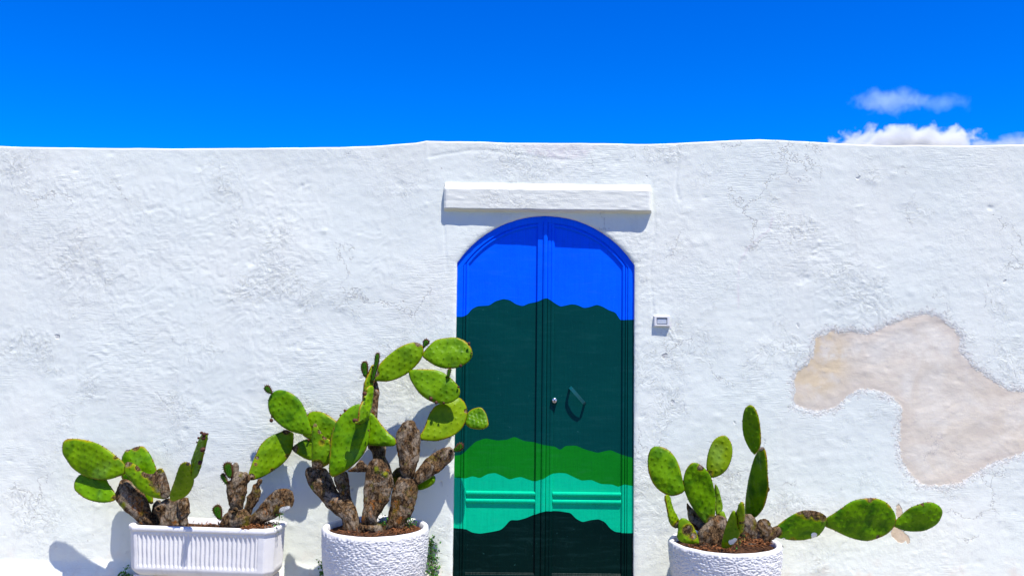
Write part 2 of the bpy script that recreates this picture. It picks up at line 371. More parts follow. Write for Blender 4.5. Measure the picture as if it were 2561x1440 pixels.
# ------------------------------------------------------------------ ground
def ground():
    def stone(name, c0, c1, bs):
        s = MT(name, 0.85, 0.15); P = s.geo(); n = s.noise(2.5, 6, 0.65, vec=P)
        br = s.t.nodes.new('ShaderNodeTexBrick'); br.inputs['Scale'].default_value = bs; br.inputs['Mortar Size'].default_value = 0.012
        s.t.links.new(P, br.inputs['Vector'])
        c = s.mix(n, c0, c1); c = s.mix(s.math('MULTIPLY', br.outputs['Fac'], 0.6), c, (0.12, 0.10, 0.09))
        return s.done(c, s.bump(s.math('MULTIPLY', n, 0.01), 1.0))
    me = fastmesh('road', [(-1500, -1500, -.13), (1500, -1500, -.13), (1500, 1500, -.13), (-1500, 1500, -.13)], [(0, 1, 2, 3)])
    tag(link('road', me, stone('worn_road_stone', (0.075, 0.062, 0.048), (0.12, 0.10, 0.075), 1.6), smooth=False), kind='structure')
    x0, x1, y0, y1 = -30, 30, -1.25, 0.3
    v = [(x0, y0, -.14), (x1, y0, -.14), (x0, y0, -.012), (x1, y0, -.012), (x0, y0 + .012, 0), (x1, y0 + .012, 0), (x0, y1, 0), (x1, y1, 0)]
    me = fastmesh('pavement', v, [(0, 1, 3, 2), (2, 3, 5, 4), (4, 5, 7, 6)])
    tag(link('pavement', me, stone('pale_paving', (0.29, 0.255, 0.20), (0.38, 0.335, 0.265), 2.4), smooth=False), kind='structure')
ground()

# ------------------------------------------------------------------ wall
RECESS = 0.021
arch_l, arch_r, arch_t = U(1142.5, 660), U(1588, 660), U(1366, 539)
XL, XR = arch_l.x, arch_r.x
XC = (XL + XR) / 2; HW = (XR - XL) / 2; ZS = (arch_l.z + arch_r.z) / 2
RISE = arch_t.z - ZS; AR = (HW * HW + RISE * RISE) / (2 * RISE); AZC = ZS + RISE - AR
def arch_z(x, off=0.0):
    R = AR - off; d = R * R - (x - XC) ** 2
    return AZC + np.sqrt(np.maximum(d, 0))
TOPPX = [(-700, 362), (-200, 360), (0, 365), (60, 368), (160, 369), (300, 370), (450, 371), (570, 369), (700, 368.5), (860, 367), (950, 364), (1000, 360), (1040, 357), (1065, 352),
         (1090, 352.5), (1200, 354), (1350, 357), (1500, 359), (1630, 360), (1690, 358), (1750, 355), (1830, 351), (1900, 349), (1960, 351), (2040, 355), (2120, 360), (2200, 363), (2400, 364), (2561, 362), (3000, 360), (3400, 364)]
tp = wallpoly(TOPPX); TX = np.array([p[0] for p in tp]); TZ = np.array([p[1] for p in tp])
PATCH = wallpoly([(235, 600), (255, 530), (330, 470), (375, 400), (385, 290), (440, 265), (500, 232), (560, 250), (640, 238), (745, 265), (830, 225), (930, 180), (1040, 145), (1140, 122), (1230, 135), (1300, 190), (1360, 240), (1395, 290), (1385, 380), (1440, 440), (1480, 490), (1560, 540), (1640, 600), (1720, 650), (1830, 660), (2050, 640), (2300, 760), (2350, 950), (2050, 1020), (1830, 1085), (1700, 1130), (1600, 1160), (1500, 1230), (1380, 1300), (1240, 1320), (1120, 1310), (1050, 1240), (985, 1150), (965, 1040), (970, 900), (985, 770), (930, 710), (850, 670), (790, 655), (700, 645), (620, 690), (540, 770), (430, 800), (320, 785), (240, 760)], 1900, 740, 2.7685)
CHIPS = [wallpoly(p, 1900, 1150, 3.874) for p in (
    [(1320, 450), (1350, 418), (1385, 480), (1385, 560), (1345, 600), (1320, 520)],
    [(1270, 700), (1300, 640), (1390, 685), (1450, 740), (1462, 800), (1430, 815), (1420, 780), (1390, 805), (1340, 795), (1280, 740)],
    [(1288, 330), (1305, 322), (1310, 340), (1295, 345)], [(1418, 1025), (1435, 1022), (1435, 1042), (1420, 1040)])]
def wall():
    X0, X1, ZB, step = -4.6, 4.6, -0.06, 0.0085
    nx = int((X1 - X0) / step) + 1; nz = 345
    xs = np.linspace(X0, X1, nx)
    ztop = np.interp(xs, TX, TZ) + 0.004 * fbm(xs, xs * 0, 0.25, 4, 91)
    r = 0.010
    v = np.linspace(0, 1, nz)
    X = np.repeat(xs[:, None], nz, 1); Z = ZB + v[None, :] * (ztop[:, None] - r - ZB)
    # distance to the door opening
    dside = np.maximum(np.abs(X - XC) - HW, 0)
    dtop = np.hypot(X - XC, Z - AZC) - AR
    dd = np.where(Z > ZS, np.where(np.abs(X - XC) < HW, np.maximum(dtop, -1), np.hypot(dside, Z - ZS)), np.abs(X - XC) - HW)
    dd = np.where((Z > ZS), np.maximum(dtop, -1), dd)
    inside = (np.abs(X - XC) < HW) & (Z < arch_z(X))
    near = sstep(0.0, 0.25, dd)
    h = 0.011 * fbm(X, Z, 1.1, 3, 1) * near + 0.0026 * fbm(X, Z, 0.33, 4, 5) * (0.35 + 0.65 * near)
    wx = X + 0.10 * fbm(X, Z, 0.25, 3, 31); wz = Z + 0.10 * fbm(X, Z, 0.25, 3, 41)
    fl = fbm(wx, wz, 0.35, 5, 11, 0.55) * 5.5
    saw = fl - np.floor(fl)
    fm = sstep(-0.05, 0.35, fbm(X, Z, 0.8, 4, 51))
    h += 0.0022 * (sstep(0, 0.10, saw) * (1 - 0.85 * saw)) * fm
    h += 0.0007 * fbm(X, Z * 2.5, 0.10, 4, 61) + 0.0009 * fbm(X, Z, 0.035, 3, 71)
    # blisters
    rng = np.random.RandomState(3)
    for _ in range(170):
        bx, bz = rng.uniform(-3.4, 3.4), rng.uniform(0.1, 2.7); br = rng.uniform(0.012, 0.04)
        m = np.abs(xs - bx) < br * 3
        if not m.any(): continue
        i0, i1 = np.where(m)[0][[0, -1]]
        q = (((X[i0:i1] - bx) / br) ** 2 + ((Z[i0:i1] - bz) / (br * rng.uniform(0.4, 1))) ** 2)
        h[i0:i1] += rng.choice([1, 1, -1]) * 0.0022 * np.exp(-q)
    # long cracks and trowel seams seen in the plaster
    def seam(px, amp, w):
        nonlocal h
        pts = wallpoly(px); d = linedist(wx * 0.15 + X * 0.85, wz * 0.15 + Z * 0.85, pts); h += amp * np.exp(-(d / w) ** 2)
    seam([(1692, 355), (1696, 400), (1690, 470), (1700, 500)], -0.003, 0.008)
    seam([(1632, 455), (1640, 560), (1625, 700), (1632, 790)], -0.002, 0.008)
    seam([(1066, 352), (1065, 385), (1072, 410)], 0.0018, 0.012)
    seam([(1112, 560), (1113, 680)], -0.002, 0.006)
    seam([(200, 580), (215, 680), (160, 735)], 0.0014, 0.006)
    seam([(1955, 580), (1985, 565), (2010, 578)], 0.002, 0.008)
    seam([(1070, 395), (1180, 378), (1280, 385), (1420, 400)], -0.002, 0.008)
    for (bx, by, rr) in ((632, 650, 14), (1648, 455, 6), (2475, 522, 8), (2010, 700, 20), (2040, 630, 25), (760, 470, 12), (1000, 460, 10)):
        p = U(bx, by); q = ((X - p.x) ** 2 + (Z - p.z) ** 2) / (rr / 400.0) ** 2
        h += np.where(q < 9, (0.006 * fbm(X, Z, 0.03, 3, 77) - 0.0025) * np.exp(-q), 0)
    # flared foot
    foot = sstep(0.16, 0.02, Z + 0.02 * fbm(X, Z * 0, 0.6, 3, 81)); h += 0.035 * foot * near * sstep(0.9, -0.2, X)
    # weathered patch is set a little back
    pd = polydist(X, Z, PATCH); h -= 0.0024 * sstep(-0.016, 0.010, pd + 0.012 * fbm(X, Z, 0.06, 4, 131))
    h += 0.0035 * sstep(0, 0.05, pd) * fbm(X * 0.8 + Z * 0.6, (Z * 0.8 - X * 0.6) * 2.2, 0.30, 3, 101)
    # rounded arris at the opening
    h -= 0.006 * np.exp(-np.maximum(dd, 0) / 0.009)
    Y = -h
    # snap the border of the opening onto its outline
    def neigh(m):
        a = np.zeros_like(m); a[1:] |= m[:-1]; a[:-1] |= m[1:]; a[:, 1:] |= m[:, :-1]; a[:, :-1] |= m[:, 1:]
        a[1:, 1:] |= m[:-1, :-1]; a[:-1, :-1] |= m[1:, 1:]; a[1:, :-1] |= m[:-1, 1:]; a[:-1, 1:] |= m[1:, :-1]; return a
    b = inside & neigh(~inside)
    ang = np.arctan2(Z - AZC, X - XC)
    ax = XC + AR * np.cos(ang); az = AZC + AR * np.sin(ang)
    top = b & (np.hypot(X - XC, Z - AZC) > AR - 0.02) & (Z > ZS - 0.004)
    side = b & ~top
    X2, Z2 = X.copy(), Z.copy()
    X2[side] = np.where(X[side] < XC, XL, XR)
    X2[top] = np.clip(ax[top], XL, XR); Z2[top] = az[top]
    kill = inside & ~b
    ve = np.stack([X2, Y, Z2], -1).reshape(-1, 3)
    q = gridquads(nx, nz); kf = kill.ravel(); bf = b.ravel()
    keep = ~(kf[q].any(1)) & ~(bf[q].all(1)); q = q[keep]
    # rounded top, flat top, back
    n0 = len(ve); extra = []; cols = []
    for k in range(1, 9):
        a = k / 8 * math.pi / 2
        extra.append(np.stack([xs, Y[:, -1] + r * (1 - math.cos(a)), ztop - r + r * math.sin(a)], -1))
    extra.append(np.stack([xs, np.full(nx, 0.37), ztop + 0.004 * fbm(xs, xs * 0 + 3, 0.3, 3, 7)], -1))
    extra.append(np.stack([xs, np.full(nx, 0.40), ztop - 0.03], -1))
    extra.append(np.stack([xs, np.full(nx, 0.40), np.full(nx, ZB)], -1))
    ve = np.concatenate([ve] + extra)
    prev = np.arange(nx) * nz + nz - 1; qs = [q]
    for k in range(len(extra)):
        cur = n0 + k * nx + np.arange(nx)
        qs.append(np.stack([prev[:-1], prev[1:], cur[1:], cur[:-1]], -1)); prev = cur
    q = np.concatenate(qs)
    ne = len(ve) - n0
    chip = np.full(X.shape, -0.05)
    for c in CHIPS: chip = np.maximum(chip, polydist(X, Z, c))
    p1 = U(2010, 900); och = np.exp(-((X - p1.x - 0.06) / 0.20) ** 2 - ((Z - p1.z) / 0.22) ** 2)
    F1 = wallpoly([(1290, 356), (1320, 385), (1400, 402), (1460, 398), (1490, 370), (1500, 356)])
    faint = sstep(-0.01, 0.02, polydist(X, Z, F1)) * 0.75
    crk = linedist(X, Z, wallpoly([(1932, 545), (1925, 575), (1900, 592), (1870, 620), (1850, 660), (1846, 700), (1848, 770)]))
    faint = np.maximum(faint, 0.9 * np.exp(-(crk / 0.006) ** 2))
    sc = np.zeros_like(X)
    for (a, c_, w_, hh) in ((2420, 1380, .10, .04), (2500, 1300, .07, .16), (2450, 1310, .10, .05), (2530, 1340, .08, .08), (2100, 1225, .05, .02), (1625, 1390, .06, .06)):
        p = U(a, c_); sc = np.maximum(sc, np.exp(-((X - p.x) / w_) ** 2 - ((Z - p.z) / hh) ** 2))
    pad = lambda a, val: np.concatenate([a.ravel(), np.full(ne, val)])
    me = fastmesh('garden_wall', ve, q, {'patch': pad(np.clip(pd, -0.3, 0.3), -0.3), 'ochre': pad(och, 0), 'faint': pad(faint, 0), 'chip': pad(chip, -0.05), 'scuff': pad(sc, 0)})
    o = link('garden_wall', me, M_PLASTER)
    tag(o, 'long whitewashed plaster wall with rough flaking limewash and a beige cement patch', 'wall')
    # reveal of the opening (soffit and jambs)
    path = [(XL, z) for z in np.linspace(-0.05, ZS, 60)[:-1]]
    a0 = math.atan2(ZS - AZC, -HW); a1 = math.atan2(ZS - AZC, HW)
    path += [(XC + AR * math.cos(a), AZC + AR * math.sin(a)) for a in np.linspace(a0, a1, 90)]
    path += [(XR, z) for z in np.linspace(ZS, -0.05, 60)[1:]]
    pv = []; 
    for k, (x, z) in enumerate(path):
        i = min(max(int(round((x - X0) / (xs[1] - xs[0]))), 0), nx - 1); zt = ztop[i] - r
        j = min(max(int(round((z - ZB) / (zt - ZB) * (nz - 1))), 0), nz - 1)
        yy = Y[i, j]; e = 0.0025 * math.sin(k * 0.9) * mnoise.noise(Vector((k * 0.21, 0, 0)))
        cx, cz = XC - x, (AZC - z if z > ZS else 0); L = math.hypot(cx, cz) or 1; ux, uz = cx / L, cz / L
        for (dy, din) in ((0.0, -0.0005), (0.006, 0.0015 + e), (0.02, 0.002 + e), (0.07, 0.003 + e)):
            pv.append((x + ux * din, yy + dy, z + uz * din))
    n4 = 4; qv = gridquads(len(path), n4)
    me = fastmesh('door_reveal', pv, qv, {'patch': np.full(len(pv), -0.3), 'chip': np.full(len(pv), -0.05)})
    link('door_reveal', me, M_PLASTER, o)
    # projecting ledge over the door with plastered fillets
    fl_, fr = (1108, 471, 520), (1632, 476, 526.5)
    dl, dr = 0.032, 0.048
    N = 130; prof = []
    vv = []
    for k in range(N + 1):
        t = k / N; px = fl_[0] + (fr[0] - fl_[0]) * t; d = dl + (dr - dl) * t
        pt = U(px, fl_[1] + (fr[1] - fl_[1]) * t, d); pb = U(px, fl_[2] + (fr[2] - fl_[2]) * t, d)
        w1 = 0.003 * mnoise.noise(Vector((t * 14, 0, 0))); w2 = 0.003 * mnoise.noise(Vector((t * 11, 5, 0)))
        zt, zb = pt.z + w1, pb.z + w2; x = pt.x
        sec = [(0.03, zt + 0.045), (-0.004, zt + 0.040), (-d * 0.45, zt + 0.016), (-d * 0.92, zt + 0.001), (-d, zt - 0.003)]
        for m in range(1, 8): sec.append((-d - 0.0015 * mnoise.noise(Vector((t * 18, m * .7, 3))), zt + (zb - zt) * m / 8))
        sec += [(-d, zb + 0.002), (-d * 0.93, zb - 0.003), (-d * 0.5, zb - 0.005), (-0.012, zb - 0.012), (0.03, zb - 0.022)]
        e = min(t, 1 - t) * N
        if e < 3:   # rounded ends going back into the wall
            k2 = [0.0, 0.80, 0.97, 1.0][int(round(e))]
            ox = (0.012 if t > .5 else -0.004) * (1 - k2)
            sec = [((y * k2 if y < 0 else y) + 0.03 * (1 - k2) ** 3, z) for y, z in sec]; x += ox
        vv += [(x, y, z) for y, z in sec]; ns = len(sec)
    q = gridquads(N + 1, ns)
    ends = [list(range(ns))[::-1], [N * ns + i for i in range(ns)]]
    me = pymesh('door_ledge', vv, [tuple(a) for a in q.tolist()] + [tuple(e) for e in ends])
    link('door_ledge', me, M_LEDGE, o, smooth=False)
    return o
WALL = wall()

# ------------------------------------------------------------------ door
def curve_px(pts, ox, oy, s):
    w = wallpoly(pts, ox, oy, s, -RECESS); x = np.array([p[0] for p in w]); z = np.array([p[1] for p in w])
    # smooth through the points
    xx = np.linspace(x[0], x[-1], 600); zz = np.interp(xx, x, z)
    k = np.ones(13) / 13; zp = np.pad(zz, 6, 'edge'); return xx, np.convolve(zp, k, 'valid')
B1 = curve_px([(228, 1332), (290, 1335), (340, 1310), (375, 1260), (430, 1232), (545, 1225), (600, 1185), (680, 1163), (740, 1175), (800, 1215), (862, 1232), (920, 1205), (1000, 1192), (1070, 1158), (1100, 1158), (1160, 1200), (1220, 1236), (1330, 1212), (1380, 1220), (1445, 1250), (1500, 1240), (1565, 1217), (1620, 1235), (1680, 1270), (1740, 1290), (1765, 1320), (1782, 1365), (1920, 1360)], 1080, 440, 3.789)
B2 = curve_px([(120, 330), (200, 320), (250, 275), (330, 200), (420, 170), (530, 190), (620, 183), (690, 155), (780, 195), (870, 205), (960, 228), (1070, 248), (1112, 282), (1160, 240), (1260, 237), (1340, 272), (1460, 305), (1520, 290), (1580, 278), (1640, 305), (1700, 325), (1790, 352)], 1100, 1050, 3.692)
B3 = curve_px([(120, 528), (240, 540), (300, 520), (370, 540), (440, 500), (510, 490), (580, 520), (645, 553), (700, 535), (750, 527), (810, 550), (870, 570), (960, 540), (1030, 498), (1110, 490), (1170, 495), (1240, 530), (1310, 562), (1400, 555), (1490, 593), (1600, 598), (1655, 622), (1700, 593), (1790, 610)], 1100, 1050, 3.692)
B4 = curve_px([(110, 992), (230, 1005), (300, 1042), (370, 1052), (480, 1035), (560, 1018), (600, 985), (650, 925), (720, 928), (790, 910), (870, 875), (960, 840), (1100, 843), (1210, 860), (1260, 915), (1320, 945), (1400, 925), (1470, 918), (1530, 945), (1570, 1000), (1620, 1035), (1700, 1043), (1790, 1040)], 1100, 1050, 3.692)
def bands(v):
    v = np.asarray(v); x, z = v[:, 0], v[:, 2]
    return {k: z - np.interp(x, *b) for k, b in zip(('b1', 'b2', 'b3', 'b4'), (B1, B2, B3, B4))}
Y0 = RECESS           # face of the frame
def dx(px, py=950): return U(px, py, -Y0).x
def dz(py, px=1365): return U(px, py, -Y0).z
def sweep(name, rails, prof, parent, mat=None, dens=0.012):
    """rails: list of (x, z, nx, nz) along a path; prof: (offset along n, y) section"""
    v = []
    for (x, z, ux, uz) in rails:
        for (o_, y) in prof: v.append((x + ux * o_, y, z + uz * o_))
    q = gridquads(len(rails), len(prof)).tolist()
    n = len(prof); last = (len(rails) - 1) * n
    faces = [tuple(a) for a in q] + [tuple(range(n))[::-1], tuple(last + i for i in range(n))]
    me = pymesh(name, v, faces, bands(v))
    o = link(name, me, mat or M_PAINT, parent, smooth=False); return o
def straight(x0, z0, x1, z1, ux, uz, step=0.015):
    n = max(2, int(math.hypot(x1 - x0, z1 - z0) / step)); return [(x0 + (x1 - x0) * i / n, z0 + (z1 - z0) * i / n, ux, uz) for i in range(n + 1)]
def arch_rails(side, off, x_in, zbot):
    """up the jamb then along the arch to the meeting line; side -1 left, +1 right"""
    xs = XL + off if side < 0 else XR - off
    R = AR - off * 0.80
    zj = AZC + math.sqrt(max(R * R - (xs - XC) ** 2, 0))
    rl = straight(xs, zbot, xs, zj, -side, 0)
    a0 = math.atan2(zj - AZC, xs - XC); a1 = math.acos(max(-1, min(1, (x_in - XC) / R)))
    n1, n2 = (-side, 0.0), (-math.cos(a0), -math.sin(a0)); mx, mz = n1[0] + n2[0], n1[1] + n2[1]; mm = math.hypot(mx, mz); ca = mm / 2
    rl[-1] = (xs, zj, mx / mm / ca, mz / mm / ca)
    N = 44
    for i in range(1, N + 1):
        a = a0 + (a1 - a0) * i / N; rl.append((XC + R * math.cos(a), AZC + R * math.sin(a), -math.cos(a), -math.sin(a)))
    return rl
def door():
    base = Vector((XC, Y0 + 0.02, 0.0))
    D = empty('painted_door', base, 'arched double door painted with blue sky over green, turquoise and black hills', 'door')
    zb = 0.0
    xm = dx(1371.6, 600); xm_b = dx(1361.5, 1300); xm = (xm + xm_b) / 2
    fw = 0.040
    def board_prof(w, y, yb): return [(0, yb), (0, y + 0.0015), (0.0015, y), (w - 0.0015, y), (w, y + 0.0015), (w, yb)]
    # fixed outer frame
    for side in (-1, 1):
        rl = arch_rails(side, -0.010, XC, zb)
        o = sweep('door_frame', rl, board_prof(fw + 0.010, Y0, Y0 + 0.05), D)
    def leaf(side):
        x_out = (XL if side < 0 else XR) + (-side) * (fw + 0.001)
        x_in = xm - 0.001 if side < 0 else xm + 0.001
        lab = 'left leaf with raised meeting stile' if side < 0 else 'right leaf with pull handle and lock'
        # backing boards under arch, as a fine sheet so the painted edges stay crisp
        nx_, nz_ = 60, 150
        xs = np.linspace(min(x_out, x_in), max(x_out, x_in), nx_)
        R = AR - fw * 0.8
        zt = AZC + np.sqrt(np.maximum(R * R - (xs - XC) ** 2, 0.0)) 
        zz = np.linspace(0, 1, nz_)
        yb = Y0 + 0.016
        v = [(x, yb, zb + t * (z1 - zb)) for x, z1 in zip(xs, zt) for t in zz]
        n1 = len(v); q = gridquads(nx_, nz_).tolist()
        L = pymesh('door_leaf', v, [tuple(a) for a in q], bands(v))
        L = link('door_leaf', L, M_PAINT, D, smooth=False); L['label'] = lab
        # edge moulding that follows jamb and arch
        off = fw + 0.002
        rl = arch_rails(side, off, x_in, zb)
        w = 0.036
        pr = [(0, yb + 0.002), (0, Y0 + 0.006), (0.0015, Y0 + 0.004), (0.011, Y0 + 0.004), (0.0125, Y0 + 0.006), (0.013, Y0 + 0.011), (0.0155, Y0 + 0.011), (0.0165, Y0 + 0.007), (0.020, Y0 + 0.005), (0.026, Y0 + 0.0045), (0.031, Y0 + 0.007), (0.034, Y0 + 0.011), (w, Y0 + 0.0135), (w + .0005, yb + 0.002)]
        sweep('arched_moulding', rl, pr, L)
        # meeting stile
        ztm = AZC + AR - fw * 0.8 - 0.004
        if side < 0:
            ws = xm - dx(1345, 600)
            pr = [(0, yb + .002), (0, Y0 + .004), (.0015, Y0 + .002), (ws * .52, Y0 + .002), (ws * .54, Y0 + .004), (ws * .56, Y0 - .002), (ws * .60, Y0 - .006), (ws * .72, Y0 - .008), (ws * .86, Y0 - .008), (ws * .95, Y0 - .006), (ws * 1.0, Y0 - .002), (ws * 1.02, yb + .002)]
            sweep('meeting_stile', straight(xm - ws, zb, xm - ws, ztm, 1, 0), pr, L)
        else:
            ws = dx(1387.5, 600) - xm
            pr = [(0, yb + .002), (0.001, Y0 + .005), (.003, Y0 + .003), (ws * .42, Y0 + .003), (ws * .46, Y0 + .006), (ws * .50, Y0 + .006), (ws * .56, Y0 + .003), (ws * .8, Y0 + .003), (ws * .93, Y0 + .006), (ws, Y0 + .012), (ws + .001, yb + .002)]
            sweep('meeting_stile', straight(xm + .001, zb, xm + .001, ztm, 1, 0), pr, L)
        # rails between inner edges
        xa = x_out - side * w * 1.0; xb_ = xm - (xm - dx(1345, 600)) if side < 0 else dx(1387.5, 600)
        x0, x1 = min(xa, xb_) , max(xa, xb_)
        px0 = 1250 if side < 0 else 1462
        for (p0, p1) in ((1229.5, 1241), (1248.5, 1260.5)):
            z1_, z0_ = dz(p0 + (0 if side < 0 else 0), px0 if False else 1365), dz(p1, 1365)
            hh = z1_ - z0_
            pr = [(0, yb + .002), (.0005, Y0 + .013), (hh * .12, Y0 + .007), (hh * .3, Y0 + .003), (hh * .55, Y0 + .0015), (hh * .8, Y0 + .004), (hh * .92, Y0 + .009), (hh, yb - .001), (hh + .0005, yb + .002)]
            sweep('rail_moulding', straight(x0, z0_, x1, z0_, 0, 1, 0.01), pr, L)
        z1_, z0_ = dz(1433), zb
        hh = z1_ - z0_
        pr = [(0, yb + .002), (0, Y0 + .004), (hh - .02, Y0 + .004), (hh - .012, Y0 + .006), (hh - .008, Y0 + .010), (hh - .004, Y0 + .009), (hh, Y0 + .013), (hh + .0005, yb + .002)]
        sweep('bottom_rail', straight(x0, z0_, x1, z0_, 0, 1, 0.01), pr, L)
        return L
    L1 = leaf(-1); L2 = leaf(1)
    # pull handle: bent flat strap with two feet
    a = U(1427, 969, -Y0 + 0.01); b = U(1462, 1009, -Y0 + 0.01)
    ax = (b - a); Ln = ax.length; ax.normalize(); side = Vector((-ax.z, 0, ax.x)); wid = 0.021 / 2
    out = Vector((0, -1, 0)); yb = Y0 + 0.016
    prof = [(0.0, 0.0), (0.0, 0.012), (0.002, 0.030), (0.010, 0.036), (Ln * 0.3, 0.040), (Ln * 0.5, 0.041), (Ln * 0.7, 0.040), (Ln - 0.010, 0.036), (Ln - 0.002, 0.030), (Ln, 0.012), (Ln, 0.0)]
    th = 0.004; v = []
    a0 = Vector((a.x, yb, a.z))
    for i, (s_, d_) in enumerate(prof):
        p = prof[max(i - 1, 0)]; n = prof[min(i + 1, len(prof) - 1)]; tx, ty = n[0] - p[0], n[1] - p[1]; L = math.hypot(tx, ty); nx_, ny_ = -ty / L, tx / L
        for w_ in (-wid, wid):
            for k in (0, th): v.append(a0 + ax * (s_ + nx_ * k) + out * (d_ + ny_ * k) + side * w_)
    f = []
    for i in range(len(prof) - 1):
        o_ = i * 4; n = o_ + 4
        for c, d in ((0, 1), (1, 3), (3, 2), (2, 0)): f.append((o_ + c, n + c, n + d, o_ + d))
    me = pymesh('pull_handle', v, f, bands([tuple(p) for p in v])); link('pull_handle', me, M_HANDLE, L2, smooth=False)
    # lock cylinder
    c = U(1386.6, 1001, -Y0 + 0.004)
    def disc(name, r, y0, y1, mat, parent, r2=None, n=28):
        v = []; r2 = r2 or r
        for rr, yy in ((r, y0), (r, y1 + 0.0015), (r - 0.0015, y1), (0.0001, y1)):
            for i in range(n): t = 2 * math.pi * i / n; v.append((c.x + rr * math.cos(t), yy, c.z + rr * math.sin(t)))
        f = [(k * n + i, k * n + (i + 1) % n, (k + 1) * n + (i + 1) % n, (k + 1) * n + i) for k in range(3) for i in range(n)]
        return link(name, pymesh(name, v, f, bands(v)), mat, parent)
    disc('lock_rose', 0.020, Y0 + .016, Y0 - 0.010, M_PAINT, L2)
    lk = disc('lock_cylinder', 0.0145, Y0, Y0 - 0.0135, M_METAL, L2)
    v = [(c.x + x, Y0 - 0.0140, c.z + z) for x, z in ((-.0018, .009), (.0022, .009), (.0022, .002), (.0035, -.001), (.0022, -.004), (.0022, -.010), (-.0018, -.010), (-.0018, -.004), (-.0030, -.001), (-.0018, .002))]
    v += [(x, y + 0.0008, z) for x, y, z in v]
    f = [tuple(range(10))[::-1]] + [(i, (i + 1) % 10, 10 + (i + 1) % 10, 10 + i) for i in range(10)]
    link('keyway', pymesh('keyway', v, f), M_BLACK, L2, smooth=False)
    return D
DOOR = door()

# ------------------------------------------------------------------ doorbell
def doorbell():
    c = U(1655, 803, 0.01); w, h = (1677 - 1633.5) / 400 , (818 - 788.5) / 400
    o = empty('doorbell', (c.x, 0.0, c.z), 'small grey plastic doorbell plate on the wall right of the door', 'doorbell')
    def ring(name, sx, sz, y0, sx2, sz2, y1, ix, iz, y2, mat, close=True):
        def rect(a, b, y): return [(c.x - a / 2, y, c.z - b / 2), (c.x + a / 2, y, c.z - b / 2), (c.x + a / 2, y, c.z + b / 2), (c.x - a / 2, y, c.z + b / 2)]
        v = rect(sx, sz, y0) + rect(sx, sz, y0 - .004) + rect(sx2, sz2, y1) + rect(ix, iz, y1) + rect(ix - .004, iz - .004, y2)
        f = [(k * 4 + i, k * 4 + (i + 1) % 4, (k + 1) * 4 + (i + 1) % 4, (k + 1) * 4 + i) for k in range(4) for i in range(4)]
        if close: f.append((16, 17, 18, 19))
        return link(name, pymesh(name, v, f), mat, o, smooth=False)
    ring('frame', w, h, 0.01, w - .016, h - .016, -.020, w * .62, h * .62, -.012, M_PLASTIC)
    ring('mounting_box', w + .022, h + .020, 0.01, w + .016, h + .014, 0.0015, w + .002, h + .002, .003, M_PLASTIC, False)
    def plate(name, a, b, y, mat):
        v = []
        for s_, yy in ((1, y + .005), (1, y + .0015), (.94, y)):
            v += [(c.x + sx * a / 2 * s_, yy, c.z + sz * b / 2 * s_) for sx, sz in ((-1, -1), (1, -1), (1, 1), (-1, 1))]
        f = [(k * 4 + i, k * 4 + (i + 1) % 4, (k + 1) * 4 + (i + 1) % 4, (k + 1) * 4 + i) for k in range(2) for i in range(4)] + [(8, 9, 10, 11)]
        link(name, pymesh(name, v, f), mat, o, smooth=False)
    plate('button_surround', w * .60, h * .58, -.0125, M_GREYD)
    plate('button', w * .54, h * .42, -.0155, M_GREY)
doorbell()

# ------------------------------------------------------------------ pots
def lathe_pot(name, cx, cy, ztop, R, label, seed, group):
    """drum pot with pressed rows of small dimples"""
    nth = 560; C0 = Vector((cx, cy, 0))
    prof = [(R * 0.70, 0.0), (R * 0.74, 0.004)]
    Hh = ztop
    for t in np.linspace(0.02, 0.955, 118):
        rr = R * (0.74 + 0.27 * (1 - (1 - t) ** 2.4)); prof.append((rr, t * Hh))
    prof += [(R * 1.0, Hh - 0.006), (R * 0.985, Hh - 0.001), (R * 0.965, Hh), (R * 0.925, Hh - 0.001), (R * 0.905, Hh - 0.008), (R * 0.895, Hh - 0.03), (R * 0.87, Hh - 0.10)]
    prof = np.array(prof); npf = len(prof)
    th = np.linspace(0, 2 * math.pi, nth, endpoint=False)
    T, K = np.meshgrid(th, np.arange(npf), indexing='ij'); rr = prof[K, 0]; zz = prof[K, 1]
    s_ = T * R
    wob = 0.0014 * fbm(s_, zz, 0.05, 3, seed) * 4
    row = (zz + wob) / 0.0125; ri = np.floor(row)
    off = vnoise(ri * 3.7, ri * 0, seed) * 3
    colx = s_ / 0.0165 + off + 0.5 * fbm(s_, zz, 0.06, 2, seed + 3); cf = np.abs((colx % 1) - 0.5) * 2; rf = np.abs((row % 1) - 0.5) * 2
    n_a = fbm(s_ * 0.75 + zz * 0.55, zz * 1.35, 0.0070, 2, seed + 5); n_b = fbm(s_, zz, 0.02, 2, seed + 6)
    bumpy = 0.45 + 0.24 * np.sin(2 * math.pi * (row + 0.35 * n_b)) * (0.6 + 0.6 * vnoise(colx * 1.0, ri * 2.3, seed + 7)) + 1.15 * n_a
    body = sstep(0.02, 0.05, zz) * sstep(Hh - 0.008, Hh - 0.018, zz) * (rr > R * 0.72)
    rr2 = rr + body * 0.0036 * (bumpy - 0.45) + 0.004 * fbm(np.cos(T) * .3 + 2, np.sin(T) * .3 + zz, 0.2, 3, seed + 9)
    zj = zz + (zz > Hh - 0.02) * 0.003 * fbm(s_, zz * 0, 0.15, 3, seed + 8)
    v = np.stack([cx + rr2 * np.cos(T), cy + rr2 * np.sin(T), zj], -1).reshape(-1, 3)
    me = fastmesh(name, v, gridquads(nth, npf, True), {'pit': (body * (0.75 - np.clip(bumpy * 1.2, 0, .75))).ravel()})
    o = link(name, me, M_POT, loc=(cx, cy, 0)); tag(o, label, 'pot', group)
    return o
